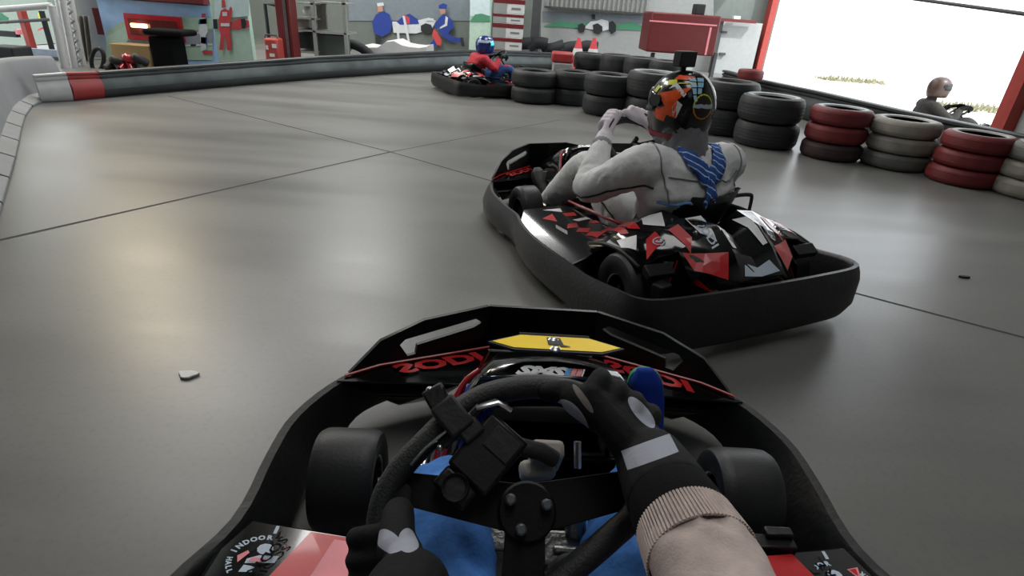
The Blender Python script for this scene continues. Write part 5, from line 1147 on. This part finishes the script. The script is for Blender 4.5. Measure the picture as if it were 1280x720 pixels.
tubes('truss_lacing', L_, .014, M['corr'], tt, YL+.2)
cp = thing('cloth_drape', 'grey brown cloth hanging behind the truss tower', 'cloth', atY(98,60,YL+.8)*1); cp.location.z = 0
mb = MB(); rows = []
for i in range(12):
    x = 86+2.0*i; rows.append([atY(x+yy*.12, yy, YL+.8+.06*math.sin(i*2.1)) for yy in (20,40,60,80,96)])
mb.ring_loft(rows, False); o = add(mb.build('drape', M['greypad'], None, 60), cp)
bd = thing('railing_board', 'low blue grey board railing across the opening at the left', 'railing', atY(35,64,YL+.7)*1); bd.location.z = 0
add(bx('board', -40,59,76,68,YL+.7,.06, mat('blue_grey_board','#8e9bab',.6), bevel=0), bd); add(bx('board_rail', -40,68,80,71,YL+.65,.1, M['darksteel'], bevel=0), bd)
for x0, x1 in ((27,38),(55,60)): add(bx('brown_post' , x0,14,x1-5.5,60,YL+.9,.1, M['redsteel'] if x0 == 27 else M['murdark'], ground=True, bevel=0), bd)
mb = MB(); mb.tube([atY(-20,29,YL+.9), atY(68,24,YL+.9)], .02, 6); add(mb.build('cross_bar', M['darksteel'], None, 40), bd)
M['outwall'] = mat('pale_outer_wall', '#68736b', .8, var=.04)
mb = MB(); p = atY(30,30,20); mb.box((p.x-1.5, 20.2, .4), (16, .2, 5.6)); struct(mb.build('wall_outside', M['outwall'], None, 0))
for poly, c, l in (([(-6,17),(4,16),(12,22),(8,30),(-6,27)],'murgreen','green flag hanging at the left edge of the opening'),([(47,17),(52,13),(55,14),(54,22),(50,24)],'lime','yellow and green flag hanging from the dark post of the opening'),([(46,37),(57,32),(57,35),(47,39)],'figred','small red flag beside the dark post of the opening')):
    mb = MB(); mb.poly([atY(x, y, YL+1.2) + Vector((0,.03*math.sin(x),0)) for x, y in poly], (), .01, nrm=(0,-1,0)); tag(mb.build('flag', M[c], None, 0), l, 'flag')
sg = bx('wall_sign', -30,38,19,45,YL+1.1,.08, M['murdark'], 'black board with a pink end at the left edge, above the railing', 'board', bevel=0); bx('board_end', 19,37,23,43,YL+1.1,.08, M['pink'], parent=sg, bevel=0)
def parked_car(x, y, Y, L, m, label):
    p = atY(x, y, Y); c = thing('parked_car', label, 'car', (p.x, Y, -2.28)); mb = MB(); z = max(.55, atY(x, 57, Y).z)
    secs = [(-L/2,.35,.55),(-L*.46,.2,.75),(-L*.3,.18,.85),(-L*.15,.18,.9),(L*.2,.18,.95),(L*.44,.2,.85),(L/2,.35,.6)]
    mb.ring_loft([[Vector((xx,-.75,a)),Vector((xx,-.8,(a+b)/2)),Vector((xx,-.7,b)),Vector((xx,.7,b)),Vector((xx,.8,(a+b)/2)),Vector((xx,.75,a))] for xx, a, b in secs]); mb.build('car_body', m, c, 40)
    mb = MB(); mb.ring_loft([[Vector((xx,-.65,.85)),Vector((xx+(.0),-.55,b)),Vector((xx,.55,b)),Vector((xx,.65,.85))] for xx, b in ((-L*.28,.88),(-L*.12,1.3),(L*.18,1.32),(L*.38,.9))]); mb.build('car_cabin', M['screen'], c, 40)
    for sx in (-.3,.3):
        mb = MB(); mb.lathe([(0,-.82),(.3,-.82),(.3,-.6),(0,-.6)], (L*sx, 0, .3), 'y', 20); mb.build('car_wheel', M['rubber'], c, 40)
parked_car(60, 52, 17, 2.0, M['whitepaint'], 'white car parked outside the left opening, right of the brown post'); parked_car(-22, 56, 17, 1.7, mat('dark_car','#2c2f33',.3), 'dark car parked outside at the left edge, behind the railing')
mb = MB(); a = atY(46,72,YL+.3); mb.box((a.x+.10, YL-.2, .12), (.34,.3,.24)); tag(mb.build('dark_box', M['murdark'], None, 0, .02), 'low dark box behind the barrier under the left opening', 'box')
# ---- litter on the floor
q = atZ(235, 470, 0); mb = MB(); mb.poly([q+Vector((.028*math.cos(t)*(1+.3*math.sin(3*t)), .02*math.sin(t), .001)) for t in [2*PI*k/12 for k in range(12)]], (), .008, nrm=(0,0,1))
tag(mb.build('paper_scrap', M['whitepaint'], None, 0, .002), 'small pale paper scrap lying on the open floor at the left', 'scrap')
q = atZ(1205, 347, 0); mb = MB(); mb.poly([q+Vector((.03*math.cos(t), .012*math.sin(t), .001)) for t in [2*PI*k/8 for k in range(8)]], (), .008, nrm=(0,0,1))
tag(mb.build('rubber_crumb', M['rubber'], None, 0, .002), 'dark rubber crumb on the floor right of the nearer kart', 'crumb')
# ---- light
w = bpy.data.worlds.new('world'); scn.world = w; w.use_nodes = True; bg = w.node_tree.nodes['Background']; bg.inputs['Color'].default_value = (.90,.96,1,1); bg.inputs['Strength'].default_value = 3.2
def area(name, loc_, rot, sx, sy, power, col=(1,1,1)):
    l = bpy.data.lights.new(name, 'AREA'); l.shape = 'RECTANGLE'; l.size = sx; l.size_y = sy; l.energy = power; l.color = col; o = bpy.data.objects.new(name, l); COL.objects.link(o); o.location = loc_; o.rotation_euler = rot; return o
for i, (x, y, p) in enumerate(((-4.5,1.5,14),(.3,1.2,66),(-4.5,7,200),(1,7.5,140),(-3.5,11.5,290),(2.5,11.5,210),(0,-4,6))): area('skylight', (x,y,5.3), (0,0,0), 1.6, 3.2, p, (1,.99,.97))
area('warm_hall_lamp', (-6.8,9.3,4.6), (0,math.radians(-15),0), 1.0, 1.2, 170, (1,.85,.6))
sun = bpy.data.lights.new('sun', 'SUN'); sun.energy = 4; sun.angle = .02; so = bpy.data.objects.new('sun', sun); COL.objects.link(so); so.rotation_euler = (math.radians(28), math.radians(30), 0)
scn.view_settings.view_transform = 'Standard'; scn.view_settings.look = 'None'; scn.view_settings.exposure = 0
